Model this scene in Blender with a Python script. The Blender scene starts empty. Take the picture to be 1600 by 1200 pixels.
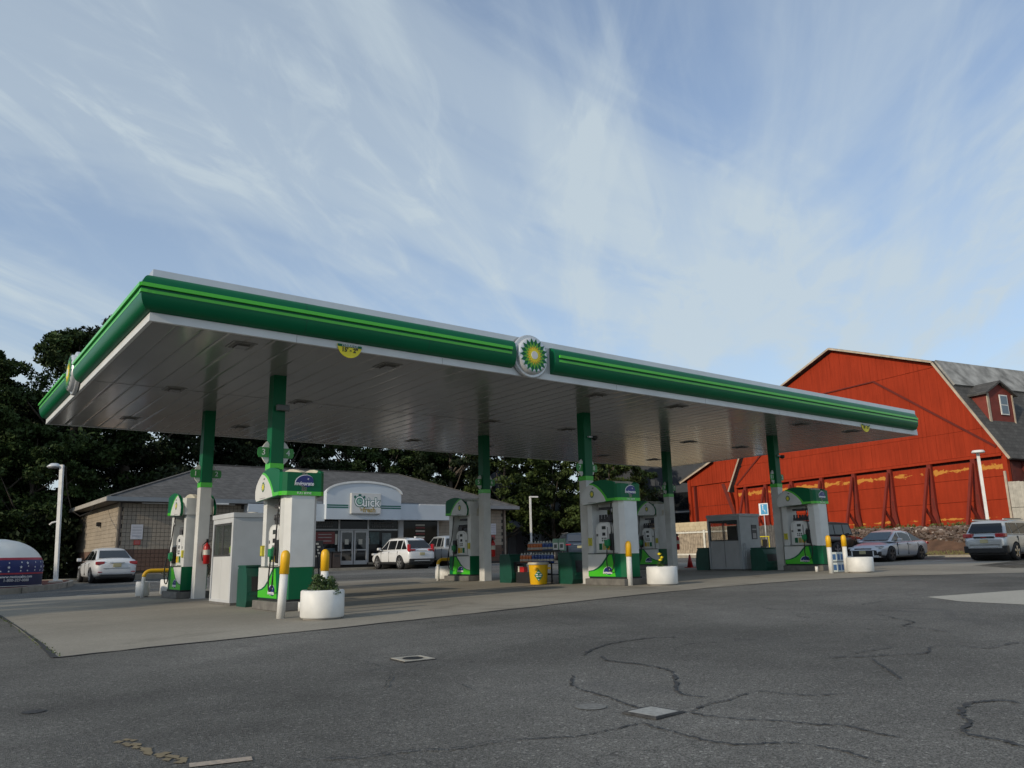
import bpy, bmesh, math, random
import numpy as np
from mathutils import Vector, Matrix
C = bpy.context
scene = C.scene
COL = scene.collection
R = math.radians
PI = math.pi
random.seed(7)

# ------------------------------------------------------------------ camera
cam_d = bpy.data.cameras.new('camera')
cam = bpy.data.objects.new('camera', cam_d)
COL.objects.link(cam)
scene.camera = cam
cam_d.sensor_width = 36.0
cam_d.lens = 1223.7 / 1600 * 36
cam_d.clip_end = 6000
cam_d.clip_start = 0.05
pitch, roll, yaw = 0.2139, 0.0212, 0.6525
def _rot(d):
    ca, sa = math.cos(yaw), math.sin(yaw)
    return Vector((d[0]*ca + d[1]*sa, -d[0]*sa + d[1]*ca, d[2]))
cp, sp, cr, sr = math.cos(pitch), math.sin(pitch), math.cos(roll), math.sin(roll)
_r = _rot((cr, sr*sp, -sr*cp)); _u = _rot((sr, -cr*sp, cr*cp)); _f = _rot((0, cp, sp))
cam.matrix_world = Matrix(((_r.x, _u.x, -_f.x, -2.64), (_r.y, _u.y, -_f.y, -12.78), (_r.z, _u.z, -_f.z, 0.952), (0, 0, 0, 1)))
scene.render.resolution_x = 1024
scene.render.resolution_y = 768
scene.render.engine = 'CYCLES'

# ------------------------------------------------------------------ world, sun, exposure
SUN_DIR = Vector((1.0, 0.12, -0.36)).normalized()        # travel direction
SKY_STRENGTH = 0.10
world = bpy.data.worlds.new('World')
scene.world = world
world.use_nodes = True
wt = world.node_tree
wt.nodes.clear()
def wn(t, **k):
    n = wt.nodes.new(t)
    for a, b in k.items(): setattr(n, a, b)
    return n
def wl(a, b): wt.links.new(a, b)
def wmath(op, a, b=None, c=None, clamp=False):
    n = wn('ShaderNodeMath', operation=op); n.use_clamp = clamp
    for i, v in enumerate((a, b, c)):
        if v is None: continue
        if isinstance(v, (int, float)): n.inputs[i].default_value = v
        else: wl(v, n.inputs[i])
    return n.outputs[0]
wout = wn('ShaderNodeOutputWorld')
bg = wn('ShaderNodeBackground'); bg.inputs[1].default_value = SKY_STRENGTH
sky = wn('ShaderNodeTexSky', sky_type='NISHITA')
sky.sun_disc = False
sky.sun_elevation = math.asin(-SUN_DIR.z)
sky.sun_rotation = math.atan2(-SUN_DIR.x, -SUN_DIR.y)
sky.altitude = 50; sky.air_density = 1.0; sky.dust_density = 1.3; sky.ozone_density = 2.0
tc = wn('ShaderNodeTexCoord')
sep = wn('ShaderNodeSeparateXYZ'); wl(tc.outputs['Generated'], sep.inputs[0])
zz = wmath('ADD', wmath('MAXIMUM', sep.outputs[2], 0.0), 0.10)
px_ = wmath('DIVIDE', sep.outputs[0], zz); py_ = wmath('DIVIDE', sep.outputs[1], zz)
cmb = wn('ShaderNodeCombineXYZ'); wl(px_, cmb.inputs[0]); wl(py_, cmb.inputs[1])
def layer(rot, sc, nscale, det, rough, dist, lo, hi, loc=(0, 0, 0)):
    m1 = wn('ShaderNodeMapping'); wl(cmb.outputs[0], m1.inputs[0])
    m1.inputs['Rotation'].default_value = (0, 0, R(rot))
    m = wn('ShaderNodeMapping'); wl(m1.outputs[0], m.inputs[0])
    m.inputs['Scale'].default_value = sc; m.inputs['Location'].default_value = loc
    n = wn('ShaderNodeTexNoise'); wl(m.outputs[0], n.inputs['Vector'])
    n.inputs['Scale'].default_value = nscale; n.inputs['Detail'].default_value = det
    n.inputs['Roughness'].default_value = rough; n.inputs['Distortion'].default_value = dist
    mr = wn('ShaderNodeMapRange', interpolation_type='SMOOTHERSTEP'); wl(n.outputs[0], mr.inputs[0])
    mr.inputs[1].default_value = lo; mr.inputs[2].default_value = hi
    return mr.outputs[0]
veil = layer(-20, (0.55, 1.0, 1), 0.85, 6, 0.55, 1.0, 0.40, 0.62, (3.1, 1.7, 0))
streak = layer(-50, (0.30, 1.5, 1), 1.1, 8, 0.55, 1.1, 0.46, 0.68, (1.2, 5.3, 0))
streak2 = layer(-36, (0.20, 1.8, 1), 1.3, 8, 0.55, 0.8, 0.50, 0.70, (4.2, 0.3, 0))
wisp = layer(-44, (0.6, 1.3, 1), 3.2, 10, 0.62, 1.6, 0.42, 0.72, (0.4, 2.3, 0))
hz = wmath('POWER', wmath('SUBTRACT', 1.0, wmath('MAXIMUM', sep.outputs[2], 0.0), clamp=True), 3.2)
mask = wmath('ADD', wmath('MULTIPLY', veil, 0.40), wmath('MULTIPLY', streak, 0.30))
mask = wmath('ADD', mask, 0.20)
mask = wmath('ADD', mask, wmath('MULTIPLY', streak2, 0.26))
mask = wmath('ADD', mask, wmath('MULTIPLY', wmath('MULTIPLY', wisp, wmath('ADD', veil, 0.35)), 0.20))
mask = wmath('ADD', mask, wmath('MULTIPLY', hz, 0.80), clamp=True)
mask = wmath('MULTIPLY', mask, 0.90)
tint = wn('ShaderNodeMix', data_type='RGBA', blend_type='MULTIPLY'); tint.inputs[0].default_value = 1.0
wl(sky.outputs[0], tint.inputs[6]); tint.inputs[7].default_value = (1.46, 1.58, 1.76, 1)
mixc = wn('ShaderNodeMix', data_type='RGBA'); wl(mask, mixc.inputs[0]); wl(tint.outputs[2], mixc.inputs[6])
mixc.inputs[7].default_value = (5.6, 6.5, 7.05, 1)
wl(mixc.outputs[2], bg.inputs[0]); wl(bg.outputs[0], wout.inputs[0])

sun_d = bpy.data.lights.new('sun', 'SUN')
sun_d.energy = 2.7; sun_d.angle = R(0.7); sun_d.color = (1.0, 0.86, 0.66)
sun = bpy.data.objects.new('sun', sun_d); COL.objects.link(sun)
sun.rotation_euler = SUN_DIR.to_track_quat('-Z', 'Y').to_euler()
sun.location = (-40, 0, 40)
scene.view_settings.view_transform = 'Standard'
scene.view_settings.look = 'None'
scene.view_settings.exposure = 0.0
scene.view_settings.gamma = 1
scene.view_settings.use_curve_mapping = False

# ------------------------------------------------------------------ materials
MATS = {}
def M(name, col, rough=0.6, metal=0.0, var=0.12, scale=3.0, bump=0.0, bscale=40.0, coat=0.0, col2=None, cfac=0.5, spec=0.5, detail=5):
    if name in MATS: return MATS[name]
    m = bpy.data.materials.new(name); m.use_nodes = True
    t = m.node_tree; b = t.nodes['Principled BSDF']
    b.inputs['Roughness'].default_value = rough; b.inputs['Metallic'].default_value = metal
    b.inputs['Coat Weight'].default_value = coat; b.inputs['Coat Roughness'].default_value = 0.06
    b.inputs['Specular IOR Level'].default_value = spec
    tc = t.nodes.new('ShaderNodeTexCoord')
    n = t.nodes.new('ShaderNodeTexNoise'); n.inputs['Scale'].default_value = scale; n.inputs['Detail'].default_value = detail
    t.links.new(tc.outputs['Object'], n.inputs['Vector'])
    mx = t.nodes.new('ShaderNodeMix'); mx.data_type = 'RGBA'
    c1 = tuple(c*(1-var) for c in col); c2 = col2 or tuple(min(1, c*(1+var)) for c in col)
    mx.inputs[6].default_value = (*c1, 1); mx.inputs[7].default_value = (*c2, 1)
    mr = t.nodes.new('ShaderNodeMapRange'); mr.inputs[1].default_value = 0.3; mr.inputs[2].default_value = 0.7
    t.links.new(n.outputs[0], mr.inputs[0]); t.links.new(mr.outputs[0], mx.inputs[0])
    t.links.new(mx.outputs[2], b.inputs['Base Color'])
    if bump:
        n2 = t.nodes.new('ShaderNodeTexNoise'); n2.inputs['Scale'].default_value = bscale; n2.inputs['Detail'].default_value = 4
        t.links.new(tc.outputs['Object'], n2.inputs['Vector'])
        bp = t.nodes.new('ShaderNodeBump'); bp.inputs['Strength'].default_value = bump; bp.inputs['Distance'].default_value = 0.02
        t.links.new(n2.outputs[0], bp.inputs['Height']); t.links.new(bp.outputs[0], b.inputs['Normal'])
    MATS[name] = m
    return m
def NT(m): return m.node_tree, m.node_tree.nodes['Principled BSDF']
def glass(name, col=(0.02, 0.025, 0.03), rough=0.04, alpha=1.0):
    if name in MATS: return MATS[name]
    m = bpy.data.materials.new(name); m.use_nodes = True; t, b = NT(m)
    b.inputs['Base Color'].default_value = (*col, 1); b.inputs['Roughness'].default_value = rough
    b.inputs['Specular IOR Level'].default_value = 0.6
    n = t.nodes.new('ShaderNodeTexNoise'); n.inputs['Scale'].default_value = 1.2
    tc = t.nodes.new('ShaderNodeTexCoord'); t.links.new(tc.outputs['Object'], n.inputs['Vector'])
    bp = t.nodes.new('ShaderNodeBump'); bp.inputs['Strength'].default_value = 0.03; t.links.new(n.outputs[0], bp.inputs['Height'])
    t.links.new(bp.outputs[0], b.inputs['Normal'])
    if alpha < 1: b.inputs['Alpha'].default_value = alpha
    MATS[name] = m; return m

white = M('white_paint', (0.68, 0.68, 0.66), 0.5, var=0.11, scale=3.5, bump=0.12, detail=9)
white_m = M('white_sheet_metal', (0.58, 0.59, 0.59), 0.3, var=0.05, scale=1.5)
dirty_white = M('weathered_white', (0.62, 0.60, 0.53), 0.7, var=0.2, scale=4, bump=0.3, bscale=30)
grey_m = M('grey_sheet_metal', (0.42, 0.44, 0.45), 0.4, var=0.08, scale=2, metal=0.2)
silver = M('silver_cladding', (0.55, 0.57, 0.59), 0.3, metal=0.5, var=0.04)
alu = M('brushed_aluminium', (0.5, 0.5, 0.5), 0.35, metal=0.8, var=0.1)
dkgreen = M('dark_green_panel', (0.001, 0.118, 0.046), 0.35, var=0.06, scale=1.5, spec=0.25)
lime = M('lime_green_stripe', (0.06, 0.50, 0.02), 0.3, var=0.05, coat=0.2)
midgreen = M('sign_green', (0.03, 0.26, 0.04), 0.35, var=0.05)
yellow = M('yellow_paint', (0.75, 0.42, 0.01), 0.45, var=0.1, scale=5, bump=0.05)
brightyel = M('bright_yellow', (0.80, 0.66, 0.02), 0.5, var=0.05)
logogold = M('logo_gold', (0.62, 0.42, 0.01), 0.4, var=0.04)
black = M('black_plastic', (0.015, 0.015, 0.016), 0.5, var=0.2, scale=9)
rubber = M('rubber', (0.018, 0.018, 0.02), 0.75, var=0.2, scale=9, bump=0.2)
red = M('red_enamel', (0.42, 0.015, 0.015), 0.35, var=0.08)
navy = M('navy_blue', (0.012, 0.02, 0.16), 0.35, var=0.08)
bingreen = M('dark_green_plastic', (0.004, 0.065, 0.042), 0.45, var=0.15, scale=5, bump=0.05)
screen = M('display_grey', (0.05, 0.06, 0.06), 0.15, var=0.1)
textw = M('white_lettering', (0.8, 0.8, 0.8), 0.5, var=0.02)
textg = M('lettering_green', (0.005, 0.10, 0.05), 0.5, var=0.02)
textk = M('lettering_black', (0.02, 0.02, 0.02), 0.5, var=0.02)
tan = M('lettering_tan', (0.36, 0.26, 0.08), 0.5, var=0.03)
concrete_d = M('grey_concrete_plinth', (0.14, 0.135, 0.125), 0.85, var=0.25, scale=6, bump=0.4)
kerbm = M('kerb_concrete', (0.30, 0.27, 0.22), 0.85, var=0.22, scale=3, bump=0.4, bscale=25)
winglass = glass('window_glass', (.012, .014, .016), .06)
clear = glass('clear_glass', (0.10, 0.12, 0.12), 0.03, 0.22)

# soffit: glossy white deck
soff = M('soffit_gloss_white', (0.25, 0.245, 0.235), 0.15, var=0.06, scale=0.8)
t, b = NT(soff)
tcn = t.nodes.new('ShaderNodeTexCoord'); nn = t.nodes.new('ShaderNodeTexNoise'); nn.inputs['Scale'].default_value = 1.1
t.links.new(tcn.outputs['Object'], nn.inputs['Vector'])
bpn = t.nodes.new('ShaderNodeBump'); bpn.inputs['Strength'].default_value = 0.12; bpn.inputs['Distance'].default_value = 0.03
t.links.new(nn.outputs[0], bpn.inputs['Height']); t.links.new(bpn.outputs[0], b.inputs['Normal'])

def ground_mat(name, base, specks, patch, sc_speck=90, bump=0.6, rough=0.9, stain=None):
    m = bpy.data.materials.new(name); m.use_nodes = True; t, b = NT(m)
    b.inputs['Roughness'].default_value = rough
    b.inputs['Specular IOR Level'].default_value = 0.25
    tc = t.nodes.new('ShaderNodeTexCoord')
    def noise(s, d=4, r=0.5, dist=0):
        n = t.nodes.new('ShaderNodeTexNoise'); n.inputs['Scale'].default_value = s; n.inputs['Detail'].default_value = d
        n.inputs['Roughness'].default_value = r; n.inputs['Distortion'].default_value = dist
        t.links.new(tc.outputs['Object'], n.inputs['Vector']); return n.outputs[0]
    def mr(v, a, b_, c=0, d=1):
        n = t.nodes.new('ShaderNodeMapRange'); n.inputs[1].default_value = a; n.inputs[2].default_value = b_
        n.inputs[3].default_value = c; n.inputs[4].default_value = d; t.links.new(v, n.inputs[0]); return n.outputs[0]
    def mix(f, a, b_, mode='MIX'):
        n = t.nodes.new('ShaderNodeMix'); n.data_type = 'RGBA'; n.blend_type = mode
        if isinstance(f, float): n.inputs[0].default_value = f
        else: t.links.new(f, n.inputs[0])
        for i, v in ((6, a), (7, b_)):
            if isinstance(v, tuple): n.inputs[i].default_value = (*v, 1)
            else: t.links.new(v, n.inputs[i])
        return n.outputs[2]
    big = mr(noise(0.22, 5, 0.55, 0.6), 0.35, 0.65)
    mid = mr(noise(1.7, 6, 0.6), 0.35, 0.68)
    c = mix(big, tuple(x*(1-patch) for x in base), tuple(x*(1+patch) for x in base))
    c = mix(mid, c, mix(1.0, c, (1-patch*0.5,)*3, 'MULTIPLY'))
    vor = t.nodes.new('ShaderNodeTexVoronoi'); vor.inputs['Scale'].default_value = sc_speck
    t.links.new(tc.outputs['Object'], vor.inputs['Vector'])
    sv = t.nodes.new('ShaderNodeSeparateColor'); t.links.new(vor.outputs['Color'], sv.inputs[0])
    sp_ = mr(sv.outputs[0], 0.0, 1.0, 1-specks, 1+specks)
    vor2 = t.nodes.new('ShaderNodeTexVoronoi'); vor2.inputs['Scale'].default_value = sc_speck*0.45
    t.links.new(tc.outputs['Object'], vor2.inputs['Vector'])
    sv2 = t.nodes.new('ShaderNodeSeparateColor'); t.links.new(vor2.outputs['Color'], sv2.inputs[0])
    pk = mr(sv2.outputs[1], 0.93, 0.95, 1.0, 1+specks*1.1)
    mm = t.nodes.new('ShaderNodeMath'); mm.operation = 'MULTIPLY'; t.links.new(sp_, mm.inputs[0]); t.links.new(pk, mm.inputs[1])
    cc = t.nodes.new('ShaderNodeCombineColor')
    for i in range(3): t.links.new(mm.outputs[0], cc.inputs[i])
    c = mix(1.0, c, cc.outputs[0], 'MULTIPLY')
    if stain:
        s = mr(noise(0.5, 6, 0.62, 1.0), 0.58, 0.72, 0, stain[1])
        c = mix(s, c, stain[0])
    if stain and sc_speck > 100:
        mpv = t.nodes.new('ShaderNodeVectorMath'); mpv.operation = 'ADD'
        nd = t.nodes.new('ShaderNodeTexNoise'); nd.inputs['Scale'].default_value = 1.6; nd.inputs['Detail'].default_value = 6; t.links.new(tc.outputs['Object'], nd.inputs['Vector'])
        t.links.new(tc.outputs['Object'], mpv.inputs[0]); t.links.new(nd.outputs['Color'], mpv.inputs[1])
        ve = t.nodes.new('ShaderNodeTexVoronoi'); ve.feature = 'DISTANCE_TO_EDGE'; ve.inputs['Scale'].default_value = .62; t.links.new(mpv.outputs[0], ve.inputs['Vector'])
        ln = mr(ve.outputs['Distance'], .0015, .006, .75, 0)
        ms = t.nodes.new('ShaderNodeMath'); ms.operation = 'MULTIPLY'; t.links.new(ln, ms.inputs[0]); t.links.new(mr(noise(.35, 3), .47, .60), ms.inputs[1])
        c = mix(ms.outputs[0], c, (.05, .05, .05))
        c = mix(mr(noise(.9, 7, .7, 2.0), .60, .68, 0, .35), c, (.075, .074, .072))  # blotches of wear, with soft tree shade painted into the tone
    t.links.new(c, b.inputs['Base Color'])
    ht = t.nodes.new('ShaderNodeMath'); ht.operation = 'ADD'
    t.links.new(vor.outputs['Distance'], ht.inputs[0]); t.links.new(noise(sc_speck*0.5, 4), ht.inputs[1])
    bp = t.nodes.new('ShaderNodeBump'); bp.inputs['Strength'].default_value = bump; bp.inputs['Distance'].default_value = 0.008
    t.links.new(ht.outputs[0], bp.inputs['Height']); t.links.new(bp.outputs[0], b.inputs['Normal'])
    MATS[name] = m; return m
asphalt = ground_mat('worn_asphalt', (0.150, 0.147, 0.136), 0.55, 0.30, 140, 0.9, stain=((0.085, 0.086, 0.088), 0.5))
asphalt2 = ground_mat('newer_asphalt', (0.082, 0.082, 0.080), 0.28, 0.12, 80, 0.6)
padmat = ground_mat('forecourt_concrete', (0.295, 0.272, 0.228), 0.10, 0.14, 60, 0.25, stain=((0.15, 0.135, 0.11), 0.65))
padlight = ground_mat('pale_concrete', (0.40, 0.38, 0.33), 0.08, 0.08, 60, 0.2)
sealant = M('crack_sealant', (0.060, 0.061, 0.063), 0.8, var=0.3, scale=20, bump=0.5, bscale=60, spec=0.2)
earth = ground_mat('dirt_and_grass', (0.055, 0.060, 0.025), 0.4, 0.4, 20, 0.8)
mulch = M('red_mulch', (0.11, 0.028, 0.018), 0.95, var=0.5, scale=18, bump=1.0, bscale=45)

# ------------------------------------------------------------------ helpers
def gz(x, y):
    x = min(max(x, -60), 60); y = min(max(y, -60), 60)
    z = 0.0125*x + 0.0019*y
    if x > 24:                                     # the parking bay lies in a shallow dip
        dip = min(1, (x-24)/10)*.22 if x < 34 else .22 - (x-34)/8*.03 if x < 42 else .19
        z -= dip*min(1, max(0, (12-y)/4))
    return z
class MB:
    """collects simple solids and links them as one mesh object"""
    def __init__(s): s.v = []; s.f = []; s.sm = []
    def add(s, vs, fs, smooth=False):
        o = len(s.v); s.v += [tuple(v) for v in vs]; s.f += [tuple(i+o for i in f) for f in fs]; s.sm += [smooth]*len(fs); return s
    def box(s, x0, x1, y0, y1, z0, z1):
        return s.add([(x0,y0,z0),(x1,y0,z0),(x1,y1,z0),(x0,y1,z0),(x0,y0,z1),(x1,y0,z1),(x1,y1,z1),(x0,y1,z1)],
              [(0,3,2,1),(4,5,6,7),(0,1,5,4),(1,2,6,5),(2,3,7,6),(3,0,4,7)])
    def cbox(s, x0, x1, y0, y1, z0, z1, c=0.02):
        """box with chamfered edges"""
        bm = bmesh.new(); bmesh.ops.create_cube(bm, size=1)
        for v in bm.verts: v.co = Vector(((x0+x1)/2+v.co.x*(x1-x0), (y0+y1)/2+v.co.y*(y1-y0), (z0+z1)/2+v.co.z*(z1-z0)))
        bmesh.ops.bevel(bm, geom=bm.edges[:], offset=c, segments=2, affect='EDGES', profile=0.6)
        return s.bm(bm)
    def bm(s, bm, smooth=False):
        bm.verts.index_update()
        s.add([v.co[:] for v in bm.verts], [[v.index for v in f.verts] for f in bm.faces], smooth); bm.free(); return s
    def prism(s, poly, d0, d1, fn):
        """poly of (a,b); fn(a,b,d)->xyz ; extruded between d0 and d1"""
        n = len(poly); vs = [fn(a, b_, d0) for a, b_ in poly]+[fn(a, b_, d1) for a, b_ in poly]
        fs = [tuple(range(n))[::-1], tuple(range(n, 2*n))]+[(i, (i+1) % n, n+(i+1) % n, n+i) for i in range(n)]
        return s.add(vs, fs)
    def px(s, poly, x0, x1): return s.prism(poly, x0, x1, lambda a, b_, d: (d, a, b_))     # poly in YZ
    def py(s, poly, y0, y1): return s.prism(poly, y0, y1, lambda a, b_, d: (a, d, b_))     # poly in XZ
    def pz(s, poly, z0, z1): return s.prism(poly, z0, z1, lambda a, b_, d: (a, b_, d))     # poly in XY
    def lathe(s, prof, c=(0, 0, 0), n=24, axis='z', cap=True):
        vs = []; fs = []
        for r, h in prof:
            for i in range(n):
                a = 2*PI*i/n; p, q = r*math.cos(a), r*math.sin(a)
                vs.append({'z': (c[0]+p, c[1]+q, c[2]+h), 'y': (c[0]+p, c[1]+h, c[2]+q), 'x': (c[0]+h, c[1]+p, c[2]+q)}[axis])
        for k in range(len(prof)-1):
            for i in range(n): fs.append((k*n+i, k*n+(i+1) % n, (k+1)*n+(i+1) % n, (k+1)*n+i))
        s.add(vs, fs, True)
        if cap:
            o = len(s.v)-len(vs)
            s.f.append(tuple(o+i for i in range(n))[::-1]); s.sm.append(False)
            s.f.append(tuple(o+(len(prof)-1)*n+i for i in range(n))); s.sm.append(False)
        return s
    def cyl(s, c, r, h, n=20, axis='z'): return s.lathe([(r, 0), (r, h)], c, n, axis)
    def tube(s, pts, r, n=8):
        P = [Vector(p) for p in pts]; vs = []; fs = []
        up = Vector((0, 0, 1))
        for i, p in enumerate(P):
            d = (P[min(i+1, len(P)-1)]-P[max(i-1, 0)]).normalized()
            a = d.cross(up)
            if a.length < 0.05: a = d.cross(Vector((1, 0, 0)))
            a.normalize(); b_ = d.cross(a); rr = r[i] if isinstance(r, (list, tuple)) else r
            for k in range(n):
                t_ = 2*PI*k/n; vs.append(p+(a*math.cos(t_)+b_*math.sin(t_))*rr)
        for i in range(len(P)-1):
            for k in range(n): fs.append((i*n+k, i*n+(k+1) % n, (i+1)*n+(k+1) % n, (i+1)*n+k))
        fs.append(tuple(range(n))); fs.append(tuple(range((len(P)-1)*n, len(P)*n))[::-1])
        return s.add(vs, fs, True)
    def bar(s, p, q, w, h=None):
        h = h or w; p, q = Vector(p), Vector(q); d = (q-p).normalized()
        a = d.cross(Vector((0, 0, 1)));
        if a.length < 0.05: a = Vector((0, 1, 0))
        a.normalize(); b_ = d.cross(a)
        vs = [e+a*(i*w/2)+b_*(j*h/2) for e in (p, q) for i, j in ((-1,-1),(1,-1),(1,1),(-1,1))]
        return s.add(vs, [(0,1,2,3),(7,6,5,4),(0,4,5,1),(1,5,6,2),(2,6,7,3),(3,7,4,0)])
    def mesh(s, name, mat):
        me = bpy.data.meshes.new(name); me.from_pydata(s.v, [], s.f)
        me.polygons.foreach_set('use_smooth', s.sm); me.materials.append(mat)
        bm = bmesh.new(); bm.from_mesh(me); bmesh.ops.recalc_face_normals(bm, faces=bm.faces[:]); bm.to_mesh(me); bm.free()
        return me
    def build(s, name, mat, parent=None, label=None, loc=None, rz=0):
        o = bpy.data.objects.new(name, s.mesh(name, mat)); COL.objects.link(o)
        if parent: o.parent = parent
        if label: o['label'] = label
        if loc: o.location = loc
        if rz: o.rotation_euler = (0, 0, rz)
        return o
def tag(o, label=None, cat=None, group=None, kind=None):
    if label: o['label'] = label
    if cat: o['category'] = cat
    if group: o['group'] = group
    if kind: o['kind'] = kind
    return o
def thing(name, loc, label, cat, rz=0, group=None):
    o = bpy.data.objects.new(name, None); COL.objects.link(o); o.empty_display_size = 0.2
    o.location = loc; o.rotation_euler = (0, 0, rz)
    return tag(o, label, cat, group)
def link(name, me, parent, loc=(0, 0, 0), rot=None):
    o = bpy.data.objects.new(name, me); COL.objects.link(o); o.parent = parent; o.location = loc
    if rot: o.rotation_euler = rot
    return o
def dup(root, loc, rz, label, group=None):
    r = root.copy(); COL.objects.link(r); r.location = loc; r.rotation_euler = (0, 0, rz); r['label'] = label
    if group: r['group'] = group
    def kids(a, b_):
        for ch in list(a.children):
            c = ch.copy(); COL.objects.link(c); c.parent = b_; kids(ch, c)
    kids(root, r)
    return r
def text_obj(txt, size, mat, parent, M4, depth=0.004, bold=0.0, shear=0.0, name='lettering', sx=1.0):
    cu = bpy.data.curves.new('t', 'FONT'); cu.body = txt; cu.size = size; cu.extrude = depth; cu.offset = bold; cu.shear = shear
    cu.align_x = 'CENTER'; cu.align_y = 'CENTER'; cu.resolution_u = 3
    o = bpy.data.objects.new('t', cu); COL.objects.link(o)
    C.view_layer.update()
    me = bpy.data.meshes.new_from_object(o.evaluated_get(C.evaluated_depsgraph_get()))
    bpy.data.objects.remove(o); bpy.data.curves.remove(cu)
    me.materials.clear(); me.materials.append(mat)
    me.transform(Matrix.Diagonal((sx, 1, 1, 1)))
    me.transform(M4)
    return link(name, me, parent)
def face_mat(org, right, up):
    """matrix putting text (local x=right, y=up) at org"""
    r = Vector(right).normalized(); u = Vector(up).normalized(); n = r.cross(u)
    return Matrix(((r.x, u.x, n.x, org[0]), (r.y, u.y, n.y, org[1]), (r.z, u.z, n.z, org[2]), (0, 0, 0, 1)))
def sheet(name, poly, dz, mat, kind='structure', parent=None, label=None, thick=0.0):
    """flat sheet following the ground slope, dz above it"""
    bm = bmesh.new(); bm.faces.new([bm.verts.new((x, y, 0)) for x, y in poly])
    bmesh.ops.triangulate(bm, faces=bm.faces[:])
    for ax, cuts in ((0, CUTX), (1, CUTY)):
        for c in cuts:
            co = [0, 0, 0]; no = [0, 0, 0]; co[ax] = c; no[ax] = 1
            bmesh.ops.bisect_plane(bm, geom=bm.verts[:]+bm.edges[:]+bm.faces[:], plane_co=co, plane_no=no, dist=1e-6)
    for v in bm.verts: v.co.z = gz(v.co.x, v.co.y)+dz
    mb = MB(); mb.bm(bm)
    o = mb.build(name, mat, parent, label)
    if kind and not parent: o['kind'] = kind
    return o
def catmull(pts, n=6):
    out = []
    P = [pts[0]]+list(pts)+[pts[-1]]
    for i in range(1, len(P)-2):
        for k in range(n):
            t_ = k/n; a, b_, c, d = P[i-1], P[i], P[i+1], P[i+2]
            out.append(tuple(0.5*((2*b_[j])+(-a[j]+c[j])*t_+(2*a[j]-5*b_[j]+4*c[j]-d[j])*t_*t_+(-a[j]+3*b_[j]-3*c[j]+d[j])*t_**3) for j in range(len(b_))))
    out.append(tuple(pts[-1])); return out
def arc(cx, cy, r, a0, a1, n=10): return [(cx+r*math.cos(R(a0+(a1-a0)*i/n)), cy+r*math.sin(R(a0+(a1-a0)*i/n))) for i in range(n+1)]

# ------------------------------------------------------------------ ground
CUTX = [-60]+list(range(24, 43))+[60]; CUTY = [-60]+list(range(8, 13))+[60]
sheet('ground', [(-2500, -2500), (2500, -2500), (2500, 2500), (-2500, 2500)], -0.008, earth)
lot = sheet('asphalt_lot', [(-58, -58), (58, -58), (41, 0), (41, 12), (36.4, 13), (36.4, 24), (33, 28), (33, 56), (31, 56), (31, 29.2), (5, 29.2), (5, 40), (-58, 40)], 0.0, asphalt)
pad_edge = [(-1.25, -2.91), (0.04, -2.72), (2.33, -2.50), (5.28, -2.12), (9.43, -1.45), (12.5, -1.3), (14.8, -1.5), (16.9, -2.2), (18.6, -3.6), (21.0, -6.0), (25.5, -11)]
pe = catmull(pad_edge, 5)
rr = random.Random(3)
pe = [pe[0]]+[(x, y+rr.uniform(-.035, .035)) for x, y in pe[1:]]
back_e = [(27.5, -11), (21.5, -3.9), (19.8, -1.9), (19.9, -1.7), (27, -1.3), (37, 0.5), (37, 13.2), (-1.2, 13.2)]
sheet('forecourt_pad', pe+[(26.2, -11), (23.2, -6.3), (22.2, -3.2), (24, -1.4), (31, 0.6), (37, 2.2), (37, 13.2), (-1.2, 13.2), (-1.05, 5.6)], 0.004, padmat)
sheet('dark_parking_area', [(19.93, -1.99), (21.9, -4.6), (25, -8.5), (41, -9), (41, 12.5), (36, 12.9), (31, 9), (24, 1.5)][0:0] or [(22.4, -3.3), (26, -10), (40.6, -10), (40.6, 12.0), (37.2, 12.9), (37.2, 2.1), (31, 0.5), (24.1, -1.5)], 0.004, asphalt2)
sheet('pale_concrete_slab', [(10.78, -6.28), (13.07, -6.88), (16, -9), (12, -10.2), (9.95, -8.03), (10.12, -7.1)], 0.004, padlight)
# joints in the pad
jb = MB()
def strip(mb, pts, w, dz, jit=0.0, seed=0, taper=True):
    q = random.Random(seed); P = pts; n = len(P); L = []; Rr = []
    for i, p in enumerate(P):
        a = P[max(i-1, 0)]; b_ = P[min(i+1, n-1)]; d = Vector((b_[0]-a[0], b_[1]-a[1])); d.normalize() if d.length else None
        nrm = Vector((-d.y, d.x)); ww = w*(1+q.uniform(-jit, jit)*1.0)*0.5
        if taper: ww *= min(1, (i+0.6)/3, (n-i-0.4)/3)
        j = q.uniform(-jit, jit)*w*0.5
        L.append((p[0]+nrm.x*(ww+j), p[1]+nrm.y*(ww+j))); Rr.append((p[0]-nrm.x*(ww-j), p[1]-nrm.y*(ww-j)))
    vs = [(x, y, gz(x, y)+dz) for x, y in L+Rr]; mb.add(vs, [(i, i+1, n+i+1, n+i) for i in range(n-1)])
for y in (1.1, 4.9, 9.0): strip(jb, [(-1.1+k*2, y) for k in range(19)], 0.014, 0.008, 0, 1, False)
for x in (3.4, 7.6, 11.7, 16, 20.3, 25): strip(jb, [(x, yy) for yy in (-1.0, 2, 5, 8, 12)], 0.014, 0.0085, 0, 1, False)
jj = jb.build('pad_joints', M('joint_filler', (0.13, 0.12, 0.10), 0.9)); jj['kind'] = 'structure'
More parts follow.
